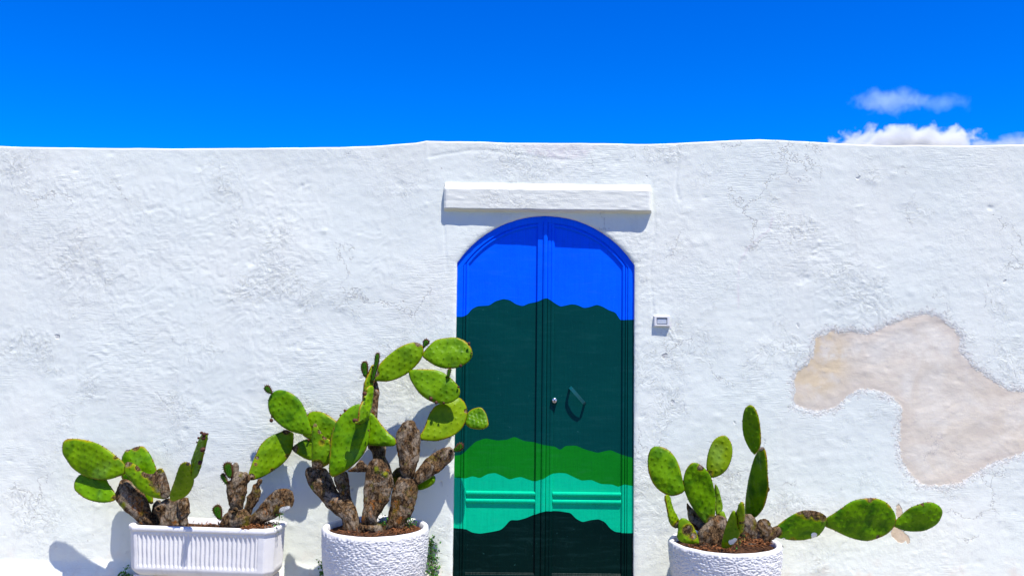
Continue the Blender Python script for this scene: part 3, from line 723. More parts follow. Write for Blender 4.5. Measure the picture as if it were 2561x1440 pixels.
def soil_disc(name, cx, cy, z, rx, ry, rot, seed, amp=0.02, square=False):
    nr, nt = 26, 90; v = []
    for i in range(nr):
        for j in range(nt):
            r = i / (nr - 1); t = 2 * math.pi * j / nt; c, s = math.cos(t), math.sin(t)
            if square: m = 1 / max(abs(c), abs(s)) ** 0.82; c *= m; s *= m
            x, y = r * rx * c, r * ry * s
            X_, Y_ = cx + x * math.cos(rot) - y * math.sin(rot), cy + x * math.sin(rot) + y * math.cos(rot)
            v.append((X_, Y_, z + amp * (1 - r * r) + 0.012 * mnoise.fractal(Vector((X_ * 14, Y_ * 14, seed)), 1, 2, 4)))
    f = [(i * nt + j, i * nt + (j + 1) % nt, (i + 1) * nt + (j + 1) % nt, (i + 1) * nt + j) for i in range(nr - 1) for j in range(nt)]
    o = link(name, pymesh(name, v, f), M_SOIL); tag(o, kind='stuff'); return o
def litter(name, spots, n, seed):
    """dry curled flakes and twiglets"""
    rg = random.Random(seed); v = []; f = []
    for _ in range(n):
        cx, cy, cz, rx, ry = rg.choice(spots); a = rg.uniform(0, 6.28); r = math.sqrt(rg.random())
        p = Vector((cx + rx * r * math.cos(a), cy + ry * r * math.sin(a), cz + rg.uniform(-.004, .014)))
        L, w = rg.uniform(.006, .024), rg.uniform(.0015, .005); d = Vector((rg.uniform(-1, 1), rg.uniform(-1, 1), rg.uniform(-.2, .7))).normalized()
        s = d.cross(Vector((rg.uniform(-1, 1), rg.uniform(-1, 1), rg.uniform(-1, 1)))).normalized() * w; up = d.cross(s).normalized() * L * .25
        b = len(v); v += [p - d * L, p - s + up, p + d * L, p + s + up, p + up * 1.6]; f += [(b, b + 1, b + 4), (b + 1, b + 2, b + 4), (b + 2, b + 3, b + 4), (b + 3, b, b + 4)]
    o = link(name, pymesh(name, v, f), M_LITTER, smooth=False); tag(o, kind='stuff'); return o

# centre pot
c1l, c1r = U(809, 1312, 0.34), U(1071, 1312, 0.34); R1 = (c1r.x - c1l.x) / 2; P1 = ((c1l.x + c1r.x) / 2, -0.345, U(940, 1314, 0.345).z)
lathe_pot('round_pot', P1[0], P1[1], P1[2], R1, 'round white textured pot left of the door holding the tallest cactus', 3, 'round white dimpled pots')
soil_disc('soil', P1[0], P1[1], P1[2] - 0.035, R1 * .905, R1 * .905, 0, 1)
litter('dry_litter', [(P1[0], P1[1] - .06, P1[2] - .018, R1 * .7, R1 * .5), (P1[0] + .18, P1[1] - .05, P1[2] - .01, .08, .1)], 300, 2)
c2l, c2r = U(1675, 1350, 0.36), U(1949, 1356, 0.36); R2 = (c2r.x - c2l.x) / 2; P2 = ((c2l.x + c2r.x) / 2, -0.365, U(1812, 1352, 0.365).z)
lathe_pot('round_pot', P2[0], P2[1], P2[2], R2, 'round white textured pot to the right of the door, below the doorbell side', 13, 'round white dimpled pots')
soil_disc('soil', P2[0], P2[1], P2[2] - 0.035, R2 * .905, R2 * .905, 0, 5)
litter('dry_litter', [(P2[0] + .14, P2[1] - .02, P2[2] + .0, .12, .12), (P2[0] - .1, P2[1] - .1, P2[2] - .015, .14, .12)], 380, 3)

# rectangular fluted planter
QA, QB = U(313, 1322, 0.30), U(682, 1333, 0.38)
PL_rot = math.atan2(QB.y - QA.y, QB.x - QA.x); PL_len = (Vector((QB.x, QB.y)) - Vector((QA.x, QA.y))).length
PL_w = 0.27; ex = Vector((math.cos(PL_rot), math.sin(PL_rot), 0)); ey = Vector((-math.sin(PL_rot), math.cos(PL_rot), 0))
PL_c = (QA + QB) / 2 + ey * PL_w / 2; PL_z = (U(512, 1319, 0.34)).z; PL_bot = PL_z - 0.295
def planter():
    L2, W2, ch = PL_len / 2, PL_w / 2, 0.045
    plan = []
    def seg(a, b, n):
        for i in range(n): t = i / n; plan.append((a[0] + (b[0] - a[0]) * t, a[1] + (b[1] - a[1]) * t))
    seg((-L2 + ch, -W2), (L2 - ch, -W2), 420); seg((L2 - ch, -W2), (L2 - .010, -W2 + ch * .8), 14); seg((L2 - .010, -W2 + ch * .8), (L2, -W2 + ch * 1.1), 6)
    seg((L2, -W2 + ch * 1.1), (L2, W2 - ch), 100); seg((L2, W2 - ch), (L2 - ch, W2), 10)
    seg((L2 - ch, W2), (-L2 + ch, W2), 60); seg((-L2 + ch, W2), (-L2, W2 - ch), 10); seg((-L2, W2 - ch), (-L2, -W2 + ch), 60); seg((-L2, -W2 + ch), (-L2 + ch, -W2), 14)
    plan = np.array(plan); m = len(plan)
    Hh = PL_z - PL_bot
    # smooth corner corners slightly
    for _ in range(6): plan = (np.roll(plan, 1, 0) + plan * 2 + np.roll(plan, -1, 0)) / 4
    fx0, fx1 = (340 - 498) / 430, (648 - 498) / 430
    secs = [(0.0, -0.06, 0), (0.006, -0.035, 0), (0.02, -0.022, 0), (0.035, -0.015, 0)] + [(t, -0.012 + 0.008 * (t - .035) / (Hh - .07), 1) for t in np.linspace(0.045, Hh - 0.034, 44)] + [(Hh - 0.030, -0.004, 0), (Hh - 0.028, 0.002, 0), (Hh - 0.024, 0.004, 0), (Hh - 0.006, 0.004, 0), (Hh - 0.001, 0.000, 0), (Hh, -0.004, 0), (Hh, -0.022, 0), (Hh - 0.004, -0.026, 0), (Hh - 0.10, -0.034, 0)]
    v = []; 
    for (z, ins, fl) in secs:
        for (x, y) in plan:
            sx = x + ins * max(-1, min(1, x / (L2 - .05))); sy = np.sign(y) * (abs(y) + ins * (1 if abs(y) > 0.05 else abs(y) / .05))
            if fl:
                topf = min(1, max(0, (Hh - 0.045 - z) / 0.008)); botf = min(1, max(0, (z - 0.058) / 0.012))
                if y < -W2 + 0.004 and fx0 - .01 < x < fx1 + .01:
                    ph = ((x - fx0) / (fx1 - fx0) * 26); g = (abs(math.cos(math.pi * ph))) ** 1.6
                    sy += 0.0085 * (1 - g) * topf * botf
                if abs(x) > L2 - .012 and abs(y) < W2 - .055:
                    sx -= np.sign(x) * 0.003 * (0.5 - 0.5 * math.cos(y * 2 * math.pi / .012)) * topf * botf
            w = 0.0012 * mnoise.noise(Vector((x * 9, z * 20, y * 9)))
            p = PL_c + ex * float(sx + w) + ey * float(sy + w); v.append((p.x, p.y, PL_bot + z))
    n = len(secs); f = [(k * m + i, k * m + (i + 1) % m, (k + 1) * m + (i + 1) % m, (k + 1) * m + i) for k in range(n - 1) for i in range(m)] + [tuple(range(m))[::-1]]
    o = link('rectangular_planter', pymesh('rectangular_planter', v, f, {'pit': [0.0] * len(v)}), M_POT, loc=(PL_c.x, PL_c.y, PL_bot))
    tag(o, 'long rectangular white planter with fluted front, at the far left by the wall', 'planter')
    for sx in (-1, 1):
        v = []; c = PL_c + ex * sx * (L2 - 0.10)
        for z, s in ((0, 1.0), (PL_bot - .004, .92), (PL_bot + .002, .90)):
            for a, b in ((-.07, -.10), (.07, -.10), (.07, .10), (-.07, .10)):
                p = c + ex * a * s + ey * b * s; v.append((p.x, p.y, z))
        f = [(k * 4 + i, k * 4 + (i + 1) % 4, (k + 1) * 4 + (i + 1) % 4, (k + 1) * 4 + i) for k in range(2) for i in range(4)] + [(8, 9, 10, 11)]
        link('foot', pymesh('foot', v, f), M_GREYD if False else M_POT, o, smooth=False)
planter()
soil_disc('soil', PL_c.x, PL_c.y, PL_z - 0.035, PL_len / 2 * .93, PL_w / 2 * .86, PL_rot, 9, 0.012, True)
pr_ = PL_c + ex * 0.33
litter('dry_litter', [(pr_.x, pr_.y - .0, PL_z - .010, .09, .06), (pr_.x, pr_.y - .0, PL_z - .010, .09, .06), (pr_.x, pr_.y - .0, PL_z - .010, .09, .06), (PL_c.x - .12, PL_c.y - .03, PL_z - .012, .30, .07), ((PL_c + ex * .28 - ey * .125).x, (PL_c + ex * .28 - ey * .125).y, PL_z + .0, .03, .008)] , 420, 4)

# ------------------------------------------------------------------ cactus pieces
ZM = {'A': (140, 1070, 5.761), 'B': (380, 1070, 5.334), 'C': (640, 820, 4.268), 'D': (640, 1080, 4.0), 'E': (740, 1000, 6.546), 'F': (1580, 1000, 3.274), 'G': (1900, 1200, 5.122)}
def resample(P, n):
    P = np.array(P, float); m = len(P); out = []
    for i in range(m):
        p0, p1, p2, p3 = P[i - 1], P[i], P[(i + 1) % m], P[(i + 2) % m]
        for t in np.linspace(0, 1, 12, endpoint=False):
            out.append(0.5 * ((2 * p1) + (-p0 + p2) * t + (2 * p0 - 5 * p1 + 4 * p2 - p3) * t * t + (-p0 + 3 * p1 - 3 * p2 + p3) * t ** 3))
    out = np.array(out); d = np.r_[0, np.cumsum(np.linalg.norm(np.diff(np.r_[out, out[:1]], axis=0), axis=1))]
    q = np.linspace(0, d[-1], n, endpoint=False); o2 = np.r_[out, out[:1]]
    return np.stack([np.interp(q, d, o2[:, 0]), np.interp(q, d, o2[:, 1])], -1)
PADN = [0]
def pad(parent, z, pts, depth, gx=0.0, gy=0.0, th=0.013, cork=0.0, spots=(), hue=0.0, kind='pad', curl=0.0, space=0.042, lab=None, rough=0.0, wave=1.0, lime=()):
    """one flat or woody joint: outline seen in the photograph laid on its own tilted plane and swollen to its real thickness.
    gx, gy: how much nearer the camera it comes per metre to the right / downwards"""
    PADN[0] += 1; sd_ = PADN[0]; rg = random.Random(sd_ * 7)
    ox, oy, s = ZM[z]
    P = np.array([(ox + a / s, oy + b / s) for a, b in pts])
    wood = kind in ('stem',)
    N = 84 if wood else 104
    if kind == 'young_pad': N = 44
    O = resample(P, N); c = O.mean(0)
    A = O - c; w_, V = np.linalg.eigh(A.T @ A); ax = V[:, 1]; pr = A @ ax; pw = A @ V[:, 0]
    Lh, Wh = np.ptp(pr) / 2, np.ptp(pw) / 2; mid = (pr.max() + pr.min()) / 2
    seg = max(0.0, (Lh - Wh) * 0.85)
    t = np.clip(pr, mid - seg, mid + seg); Cn = c + t[:, None] * ax
    wm = pw.max() + pw.min(); Cn = Cn + V[:, 0] * wm / 2 * 0.8
    if rough:
        j = np.array([mnoise.noise(Vector((p[0] * .11, p[1] * .11, sd_))) + .6 * mnoise.noise(Vector((p[0] * .3, p[1] * .3, sd_))) for p in O]); O = O + (A / (np.linalg.norm(A, axis=1)[:, None] + 1e-6)) * j[:, None] * rough * 400
    NR = 12 if wood else 15
    if kind == 'young_pad': NR = 6
    def plane(x, y):
        dx_, dy_ = (x - c[0]) / 400, (y - c[1]) / 400
        cross = ((x - c[0]) * V[0, 0] + (y - c[1]) * V[1, 0]) / 400; al = ((x - c[0]) * ax[0] + (y - c[1]) * ax[1]) / 400
        return depth + gx * dx_ + gy * dy_ + curl * (cross * cross + al * al * .6)
    # plane normal
    p0 = U(c[0], c[1], plane(*c)); px_ = U(c[0] + 8, c[1], plane(c[0] + 8, c[1])); py_ = U(c[0], c[1] + 8, plane(c[0], c[1] + 8))
    nrm = (py_ - p0).cross(px_ - p0).normalized()
    if nrm.y > 0: nrm = -nrm
    e1 = (px_ - p0).normalized(); e2 = nrm.cross(e1)
    # areoles on a hexagonal lattice
    poly = []; 
    for q in O:
        d = U(q[0], q[1], plane(q[0], q[1])) - p0; poly.append((d.dot(e1), d.dot(e2)))
    poly_np = np.array(poly); are = []
    rot = math.atan2(ax[1], ax[0])
    if space:
        ext = np.abs(poly_np).max() + space; k = int(ext / space) + 2
        U_, V_ = [], []
        for i in range(-k, k + 1):
            for j_ in range(-k, k + 1):
                u = (i + 0.5 * (j_ % 2)) * space + rg.uniform(-.12, .12) * space; v_ = j_ * space * .78 + rg.uniform(-.12, .12) * space
                U_.append(u * math.cos(rot) + v_ * math.sin(rot)); V_.append(-u * math.sin(rot) + v_ * math.cos(rot))
        U_, V_ = np.array(U_), np.array(V_); ins = polydist(U_, V_, poly) > (0.006 if kind != 'young_pad' else 0.0)
        are = np.stack([U_[ins], V_[ins]], -1)
        # a row of areoles along the rim
        rimN = max(6, int(np.linalg.norm(np.diff(poly_np, axis=0), axis=1).sum() / (space * .75)))
        rim_i = [int(i * N / rimN) for i in range(rimN)]
    else: rim_i = []
    half_w = Wh / 400
    pp = 2.0 if wood else 3.2
    verts = []; cork_a = []; rim_a = []; flat = []
    spx = [(ox + a / s, oy + b / s, r / s, k) for a, b, r, k in spots]
    for sgn in (1, -1):
        for k in range(NR + 1):
            r = 1 - (1 - k / NR) ** 1.5 if wood else (k / NR) ** 0.85
            r = min(r, 1)
            for i in range(N):
                q = Cn[i] + (O[i] - Cn[i]) * r
                base = U(q[0], q[1], plane(q[0], q[1])); d = base - p0; u, v_ = d.dot(e1), d.dot(e2)
                hgt = th * max(0, 1 - r ** pp) ** 0.5
                bmp = 0
                if len(are) and not wood and kind != 'young_pad':
                    m = ((are - (u, v_)) ** 2).sum(1).min(); bmp = 0.0036 * math.exp(-m / (0.0075 ** 2)) * (1 - r ** 6)
                nz_ = mnoise.noise(Vector((u * 11, v_ * 11, sd_ + sgn))) * 0.010 * wave * (1 - r ** 4)
                warp = mnoise.noise(Vector((u * 5, v_ * 5, sd_ * 3.1))) * 0.011 * wave * (0.3 if wood else 1)
                if wood: al_ = u * math.cos(rot) - v_ * math.sin(rot); cr_ = u * math.sin(rot) + v_ * math.cos(rot); nz_ += (mnoise.fractal(Vector((al_ * 16, cr_ * 34, sd_ + sgn * 5)), .9, 2, 4)) * 0.0052 * (1 - r ** 8)
                pnt = base + nrm * (sgn * (hgt + bmp + nz_ * (1 if hgt > 0.001 else 0)) + warp)
                verts.append(pnt); flat.append((u, v_)); rim_a.append(r if not wood else r * .8)
                ck = cork
                for (a_, b_, rr, kk) in spx:
                    dd_ = ((q[0] - a_) ** 2 + (q[1] - b_) ** 2) / (rr * rr); ck = max(ck, kk * math.exp(-dd_ * .8)) if kk > 0 else ck + kk * math.exp(-dd_ * .7)
                cork_a.append(ck)
    faces = []; M = (NR + 1) * N
    for side in (0, 1):
        b = side * M
        for k in range(NR):
            for i in range(N):
                a_, b_ = b + k * N + i, b + k * N + (i + 1) % N; c_, d_ = b_ + N, a_ + N
                if k == NR - 1 and side == 1: c_, d_ = NR * N + (i + 1) % N, NR * N + i
                faces.append((a_, d_, c_, b_) if side == 0 else (a_, b_, c_, d_))
    # merge coincident medial verts
    mi = [0] * len(faces)
    co = [tuple(p) for p in verts]
    # spines
    va = np.array(co); fl_np = np.array(flat)
    def spike(p, n, w, L, m_i):
        a = n.orthogonal().normalized() * w; b_ = n.cross(a)
        k = len(co); jit = Vector((rg.uniform(-.3, .3), rg.uniform(-.3, .3), rg.uniform(-.3, .3))) * L
        rv = 0.75 if m_i == 2 else 0
        for q in (a, b_, -a, -b_): co.append(tuple(p + q - n * w)); cork_a.append(0); rim_a.append(rv)
        co.append(tuple(p + n * L + jit)); cork_a.append(0); rim_a.append(rv + .1)
        for x_, y_ in ((0, 1), (1, 2), (2, 3), (3, 0)): faces.append((k + x_, k + y_, k + 4)); mi.append(m_i)
    if len(are):
        for (u, v_) in are:
            for side in (0, 1):
                f_ = fl_np[side * M:(side + 1) * M]; i = int(((f_ - (u, v_)) ** 2).sum(1).argmin()) + side * M
                n = nrm * (1 if side == 0 else -1)
                if kind == 'young_pad': spike(Vector(co[i]), (n + e2 * -.5).normalized(), .0030, .011, 1 if rg.random() < .6 else 2)
                elif not wood: spike(Vector(co[i]) , n, .0034 * rg.uniform(.6, 1.2), .0045, 2)
        for i in rim_i:
            n = (Vector(co[NR * N + i]) - Vector(co[(NR - 4) * N + i])).normalized()
            if kind == 'young_pad': spike(Vector(co[NR * N + i]), n, .0036, .010, 2)
            elif not wood and rg.random() < .75: spike(Vector(co[NR * N + i]) - n * .001, n, .0036 * rg.uniform(.7, 1.3), .006, 2)
    if wood:
        for _ in range(int(2 + Lh * Wh / 900)):
            i = rg.randrange(2 * N, NR * N); spike(Vector(co[i]), nrm, .005, .006, 0); cork_a[-5:] = [1] * 5
    lime_a = [0.0] * len(co)
    for a, b, r_ in lime:
        ctr = U(ox + a / s, oy + b / s, plane(ox + a / s, oy + b / s)); rr_ = r_ / s / 400
        for i_, p_ in enumerate(co):
            lime_a[i_] = max(lime_a[i_], math.exp(-((p_[0] - ctr.x) ** 2 + (p_[2] - ctr.z) ** 2) / rr_ ** 2))
    me = pymesh(kind, co, faces, {'cork': cork_a, 'rim': rim_a, 'hue': [hue] * len(co), 'lime': lime_a}, mi)
    import bmesh
    bm = bmesh.new(); bm.from_mesh(me); bmesh.ops.remove_doubles(bm, verts=bm.verts, dist=0.0003); bm.to_mesh(me); bm.free()
    m0 = M_CACTUS if kind != 'young_pad' else M_YOUNG
    o = link(kind, me, [m0, M_YOUNG, M_SPINE if kind != 'young_pad' else M_BUD], parent)
    if lab: o['label'] = lab
    o['_'] = 0; del o['_']
    return o, plane
def bud(parent, z, x, y, r, depth, long=1.25, tilt=(0, -1)):
    """unopened bud or small fruit: a knobbly egg"""
    ox, oy, s = ZM[z]; p = U(ox + x / s, oy + y / s, depth); R = r / s / 420
    n, m = 12, 9; v = []
    d = Vector((tilt[0], 0, -tilt[1])).normalized(); a = Vector((0, -1, 0)); b = d.cross(a)
    for i in range(m + 1):
        ph = math.pi * i / m
        for j in range(n):
            t = 2 * math.pi * j / n + (i % 2) * math.pi / n; k = 1 + 0.16 * ((i + j) % 2)
            rr = R * math.sin(ph) * k; v.append(p + d * (R * long * -math.cos(ph)) + a * rr * math.cos(t) + b * rr * math.sin(t))
    f = [(i * n + j, i * n + (j + 1) % n, (i + 1) * n + (j + 1) % n, (i + 1) * n + j) for i in range(m) for j in range(n)]
    return link('bud', pymesh('bud', v, f), M_BUD, parent)

# ---- plant in the left half of the planter
base1 = PL_c - ex * 0.20
K1 = empty('prickly_pear_cactus', (base1.x, base1.y, PL_z - .03), 'low prickly pear with one big oval pad reaching left, in the fluted planter', 'cactus', 'prickly pear cacti')
pad(K1, 'A', [(1000, 640), (1005, 560), (960, 480), (870, 400), (760, 310), (640, 235), (500, 185), (350, 158), (230, 150), (140, 165), (95, 215), (85, 300), (100, 380), (160, 470), (220, 560), (300, 630), (400, 690), (520, 730), (640, 745), (760, 740), (880, 705), (970, 670)], .238, 0.05, .05, spots=[(870, 420, 40, .7)], hue=.25)
pad(K1, 'A', [(860, 960), (820, 880), (760, 800), (700, 700), (600, 650), (450, 640), (350, 665), (290, 720), (258, 800), (265, 880), (320, 940), (420, 1010), (540, 1055), (680, 1075), (800, 1060), (860, 1030)], .215, 0.0, .25, spots=[(860, 1010, 60, .6)], curl=.5)
pad(K1, 'A', [(950, 700), (945, 560), (950, 430), (985, 350), (1020, 310), (1060, 310), (1150, 270), (1250, 262), (1310, 320), (1370, 410), (1420, 520), (1445, 600), (1440, 700), (1420, 850), (1400, 1000), (1390, 1090), (1300, 1060), (1150, 900), (1000, 780)], .16, 0.1, .1, spots=[(1150, 270, 60, .9), (1030, 300, 40, .9), (1390, 1080, 50, .6)])
pad(K1, 'A', [(1000, 640), (1000, 520), (1040, 485), (1100, 500), (1180, 540), (1230, 600), (1300, 645), (1380, 660), (1440, 640), (1460, 600), (1520, 575), (1570, 630), (1610, 740), (1640, 850), (1650, 930), (1630, 990), (1560, 1020), (1450, 1010), (1350, 980), (1200, 890), (1110, 780), (1040, 690)], .27, 0.05, .15, spots=[(1560, 760, 170, 1.0), (1620, 930, 110, 1.0), (1060, 500, 70, .9), (1200, 570, 50, .9), (1320, 660, 60, .95), (1430, 690, 90, .95)], hue=.3, lab='green pad with its upper half scarred brown')
pad(K1, 'A', [(855, 1000), (870, 900), (905, 800), (930, 755), (1000, 735), (1070, 755), (1130, 830), (1200, 900), (1290, 970), (1340, 1100), (1380, 1230), (1400, 1330), (1420, 1400), (1280, 1410), (1180, 1350), (1130, 1300), (1010, 1210), (940, 1140), (880, 1050)], .205, 0.1, .1, th=.028, cork=1.0, kind='stem', rough=.006, spots=[(980, 1110, 80, -.7)])
pad(K1, 'B', [(235, 900), (250, 830), (290, 720), (330, 600), (370, 500), (420, 455), (480, 450), (515, 490), (530, 600), (560, 690), (545, 770), (500, 860), (440, 920), (350, 960), (290, 980), (245, 960)], .40, .1, -.45, hue=.6, spots=[(490, 460, 40, .7)])
e_, pl = pad(K1, 'B', [(480, 650), (510, 560), (530, 450), (560, 330), (600, 200), (640, 110), (680, 70), (720, 75), (725, 130), (705, 250), (670, 370), (645, 480), (610, 590), (570, 660), (530, 690), (490, 690)], .46, 1.6, .0, hue=.35, th=.012, space=.035)
for (x, y, r) in ((660, 62, 17), (695, 82, 22), (738, 80, 14), (620, 132, 13), (688, 132, 24), (678, 288, 28), (642, 460, 25), (600, 187, 9)):
    bud(e_, 'B', x, y, r, .48 + (x - 600) / 5.334 / 400 * 1.6, tilt=((x - 610) / 90, -.4))
for pts, dpt, t_ in (([(50, 1040), (130, 980), (200, 940), (255, 980), (250, 1100), (245, 1230), (250, 1360), (110, 1360), (95, 1180), (45, 1100)], .26, .03),
                     ([(190, 960), (300, 930), (395, 960), (405, 1150), (410, 1360), (215, 1360), (205, 1150)], .225, .035),
                     ([(340, 950), (450, 915), (490, 960), (508, 1120), (475, 1200), (490, 1360), (380, 1360), (355, 1150)], .24, .03)):
    pad(K1, 'B', pts, dpt, th=t_, cork=1.0, kind='stem', rough=.006)
pad(K1, 'A', [(1390, 1150), (1420, 1060), (1500, 1040), (1520, 1200), (1510, 1420), (1370, 1420)], .19, th=.025, cork=1, kind='stem', rough=.006)
def stub_ring(parent, z, x, y, r, depth):
    ox, oy, s = ZM[z]; p = U(ox + x / s, oy + y / s, depth); R = r / s / 415; v = []; n = 22
    for (rr, yy) in ((1.25, .018), (1.15, -.004), (.85, -.012), (.60, -.008), (.52, .004), (.0, .010)):
        for i in range(n): t = 2 * math.pi * i / n; k = 1 + .12 * mnoise.noise(Vector((math.cos(t) * 2, math.sin(t) * 2, x))); v.append((p.x + R * rr * k * math.cos(t), p.y + yy, p.z + R * rr * k * math.sin(t)))
    f = [(k * n + i, k * n + (i + 1) % n, (k + 1) * n + (i + 1) % n, (k + 1) * n + i) for k in range(5) for i in range(n)]
    me = pymesh('cut_scar', v, f, {'cork': [1.0] * len(v), 'rim': [0.0] * len(v), 'hue': [0.0] * len(v)}, [0] * (3 * n) + [1] * (2 * n))
    link('cut_scar', me, [M_CACTUS, M_SPINE], parent)
stub_ring(K1, 'B', 92, 1075, 34, .30)

# ---- plant in the right half of the planter
base2 = PL_c + ex * 0.20
K2 = empty('prickly_pear_cactus', (base2.x, base2.y, PL_z - .03), 'sparse brown-trunked prickly pear with one green pad leaning right, in the fluted planter', 'cactus', 'prickly pear cacti')
st, _ = pad(K2, 'B', [(905, 1300), (940, 1190), (1000, 1120), (1040, 1060), (1100, 1050), (1210, 1070), (1300, 1130), (1325, 1200), (1315, 1260), (1330, 1330), (1330, 1380), (1200, 1390), (940, 1390)], .25, th=.045, cork=1, kind='stem', rough=.006)
stub_ring(K2, 'B', 1105, 1092, 24, .298)
pad(K2, 'B', [(1045, 1060), (1010, 930), (1000, 800), (995, 740), (1050, 680), (1080, 600), (1160, 575), (1280, 600), (1310, 650), (1310, 700), (1280, 740), (1270, 800), (1260, 900), (1225, 1000), (1210, 1080), (1120, 1090)], .255, th=.035, cork=1, kind='stem', rough=.006)
pad(K2, 'B', [(1070, 620), (1065, 540), (1080, 480), (1120, 462), (1150, 475), (1160, 590), (1120, 640)], .25, th=.018, cork=1, kind='stem', rough=.008)
pad(K2, 'B', [(1230, 1080), (1260, 980), (1280, 900), (1330, 830), (1345, 760), (1400, 720), (1420, 680), (1465, 690), (1465, 730), (1430, 770), (1450, 830), (1450, 920), (1400, 1000), (1350, 1080), (1320, 1150), (1260, 1130)], .22, th=.022, cork=1.1, kind='stem', rough=.008)
pad(K2, 'B', [(1310, 1270), (1305, 1190), (1400, 1090), (1470, 1000), (1560, 900), (1660, 820), (1780, 805), (1870, 840), (1895, 920), (1895, 990), (1860, 1060), (1750, 1140), (1620, 1210), (1480, 1270), (1380, 1290)], .25, .15, .1, lime=[(1760, 1095, 60), (1820, 1070, 40)], th=.018, cork=.95, kind='stem', rough=.003)
pad(K2, 'B', [(1290, 610), (1300, 570), (1340, 460), (1390, 350), (1440, 240), (1520, 150), (1620, 90), (1720, 50), (1780, 20), (1860, 50), (1890, 70), (1888, 180), (1880, 260), (1850, 340), (1800, 420), (1720, 500), (1620, 570), (1520, 630), (1400, 680), (1330, 695), (1295, 680)], .145, -.45, .1, hue=.35, spots=[(1790, 30, 60, .9), (1400, 400, 30, .75), (1380, 480, 28, .75), (1800, 370, 40, .6), (1600, 560, 40, .6), (1320, 660, 55, .8)])
yk = dict(kind='young_pad', space=.0145, th=.007, wave=.3)
pad(K2, 'B', [(1040, 670), (1000, 640), (960, 570), (950, 500), (980, 460), (1040, 455), (1075, 500), (1085, 580), (1080, 650)], .285, **yk)
pad(K2, 'B', [(1000, 750), (950, 700), (920, 640), (940, 600), (970, 610), (990, 660), (1010, 700), (1040, 710)], .275, gx=1, **yk)
pad(K2, 'B', [(910, 1225), (860, 1190), (815, 1120), (810, 1070), (850, 1025), (900, 1020), (935, 1070), (938, 1150), (930, 1210)], .26, **yk)

# ---- big plant in the centre pot
K3 = empty('prickly_pear_cactus', (P1[0], P1[1], P1[2] - .03), 'tall many-branched prickly pear in the round pot beside the left jamb of the door', 'cactus', 'prickly pear cacti')
WO = dict(cork=1.0, kind='stem', rough=.006)
# tall thin trunk
def CtoD(pts): return [((640 + a / 4.268 - 640) * 4, (820 + b / 4.268 - 1080) * 4) for a, b in pts]
trunk = CtoD([(1165, 560), (1285, 560), (1305, 620), (1322, 690), (1310, 760), (1302, 860), (1297, 980), (1300, 1080)]) + [(1300, 145), (1295, 240), (1340, 330), (1370, 450), (1380, 560), (1220, 560), (1180, 330), (1160, 200), (1120, 140)] + CtoD([(1215, 1100), (1205, 1000), (1150, 850), (1135, 760), (1145, 650)])
pad(K3, 'D', trunk, .23, 0, .12, th=.026, **WO)
pad(K3, 'C', [(550, 920), (600, 890), (680, 890), (760, 920), (830, 970), (880, 1020), (860, 1130), (800, 1200), (700, 1215), (600, 1200), (520, 1160), (500, 1130), (510, 1000)], .125, .1, .1, hue=.2)
k_, _ = pad(K3, 'C', [(385, 1290), (400, 1260), (470, 1210), (550, 1182), (630, 1190), (680, 1250), (680, 1350), (620, 1409), (560, 1405), (500, 1380), (420, 1330)], .115, .2, .1, hue=.3, spots=[(400, 1285, 60, .9)])
bud(k_, 'C', 560, 1195, 11, .13)
q1, _ = pad(K3, 'C', [(600, 1140), (595, 1080), (560, 960), (530, 880), (490, 800), (430, 730), (350, 680), (260, 660), (190, 680), (140, 740), (127, 810), (140, 890), (180, 960), (250, 1030), (340, 1090), (450, 1125), (550, 1142)], .15, .1, .1)
pad(K3, 'C', [(178, 700), (120, 690), (87, 650), (100, 615), (140, 612), (165, 650)], .145, **yk)
bud(q1, 'C', 165, 985, 20, .135, 1.0, (-1, .1)); bud(q1, 'C', 172, 945, 12, .135)
q4, _ = pad(K3, 'E', [(600, 1260), (545, 1200), (540, 1080), (555, 800), (570, 620), (600, 500), (660, 360), (730, 260), (810, 180), (900, 110), (990, 70), (1060, 70), (1130, 150), (1190, 280), (1215, 420), (1210, 560), (1180, 720), (1130, 850), (1050, 960), (960, 1050), (860, 1130), (740, 1200), (640, 1250)], .36, -.1, .05, lab='largest upright green pad', hue=.0)
bud(q4, 'E', 802, 172, 20, .35, 1.2, (-.6, -1)); bud(q4, 'E', 733, 250, 18, .35, 1.2, (-.8, -.6)); bud(q4, 'E', 1187, 495, 13, .385)
pad(K3, 'C', [(1490, 1250), (1495, 1190), (1420, 1120), (1350, 1040), (1290, 960), (1240, 910), (1200, 905), (1120, 1000), (1110, 1180), (1180, 1245), (1300, 1258), (1420, 1262)], .29, .1, .1, hue=.1)
# hanging and upright edge-on pads round the fork
q5, _ = pad(K3, 'C', [(1065, 1015), (1095, 1000), (1100, 930), (1110, 850), (1150, 760), (1180, 690), (1180, 650), (1210, 615), (1245, 620), (1248, 700), (1240, 800), (1225, 880), (1200, 950), (1160, 1005), (1110, 1022)], .40, -1.2, .15, hue=.25, space=.035)
for (x, y, r) in ((1160, 700, 20), (1130, 830, 16), (1055, 985, 20), (1075, 990, 22), (1150, 810, 10)): bud(q5, 'C', x, y, r, .42 + .03 * (y > 900), 1.2, (-1, 0))
q6, _ = pad(K3, 'C', [(1170, 700), (1165, 620), (1175, 550), (1200, 480), (1225, 410), (1250, 390), (1262, 430), (1245, 520), (1242, 600), (1235, 640), (1200, 690)], .30, -1.3, 0, hue=.3, space=.035)
pad(K3, 'C', [(1170, 530), (1135, 480), (1120, 410), (1140, 360), (1180, 355), (1198, 400), (1198, 480), (1185, 530)], .31, **yk)
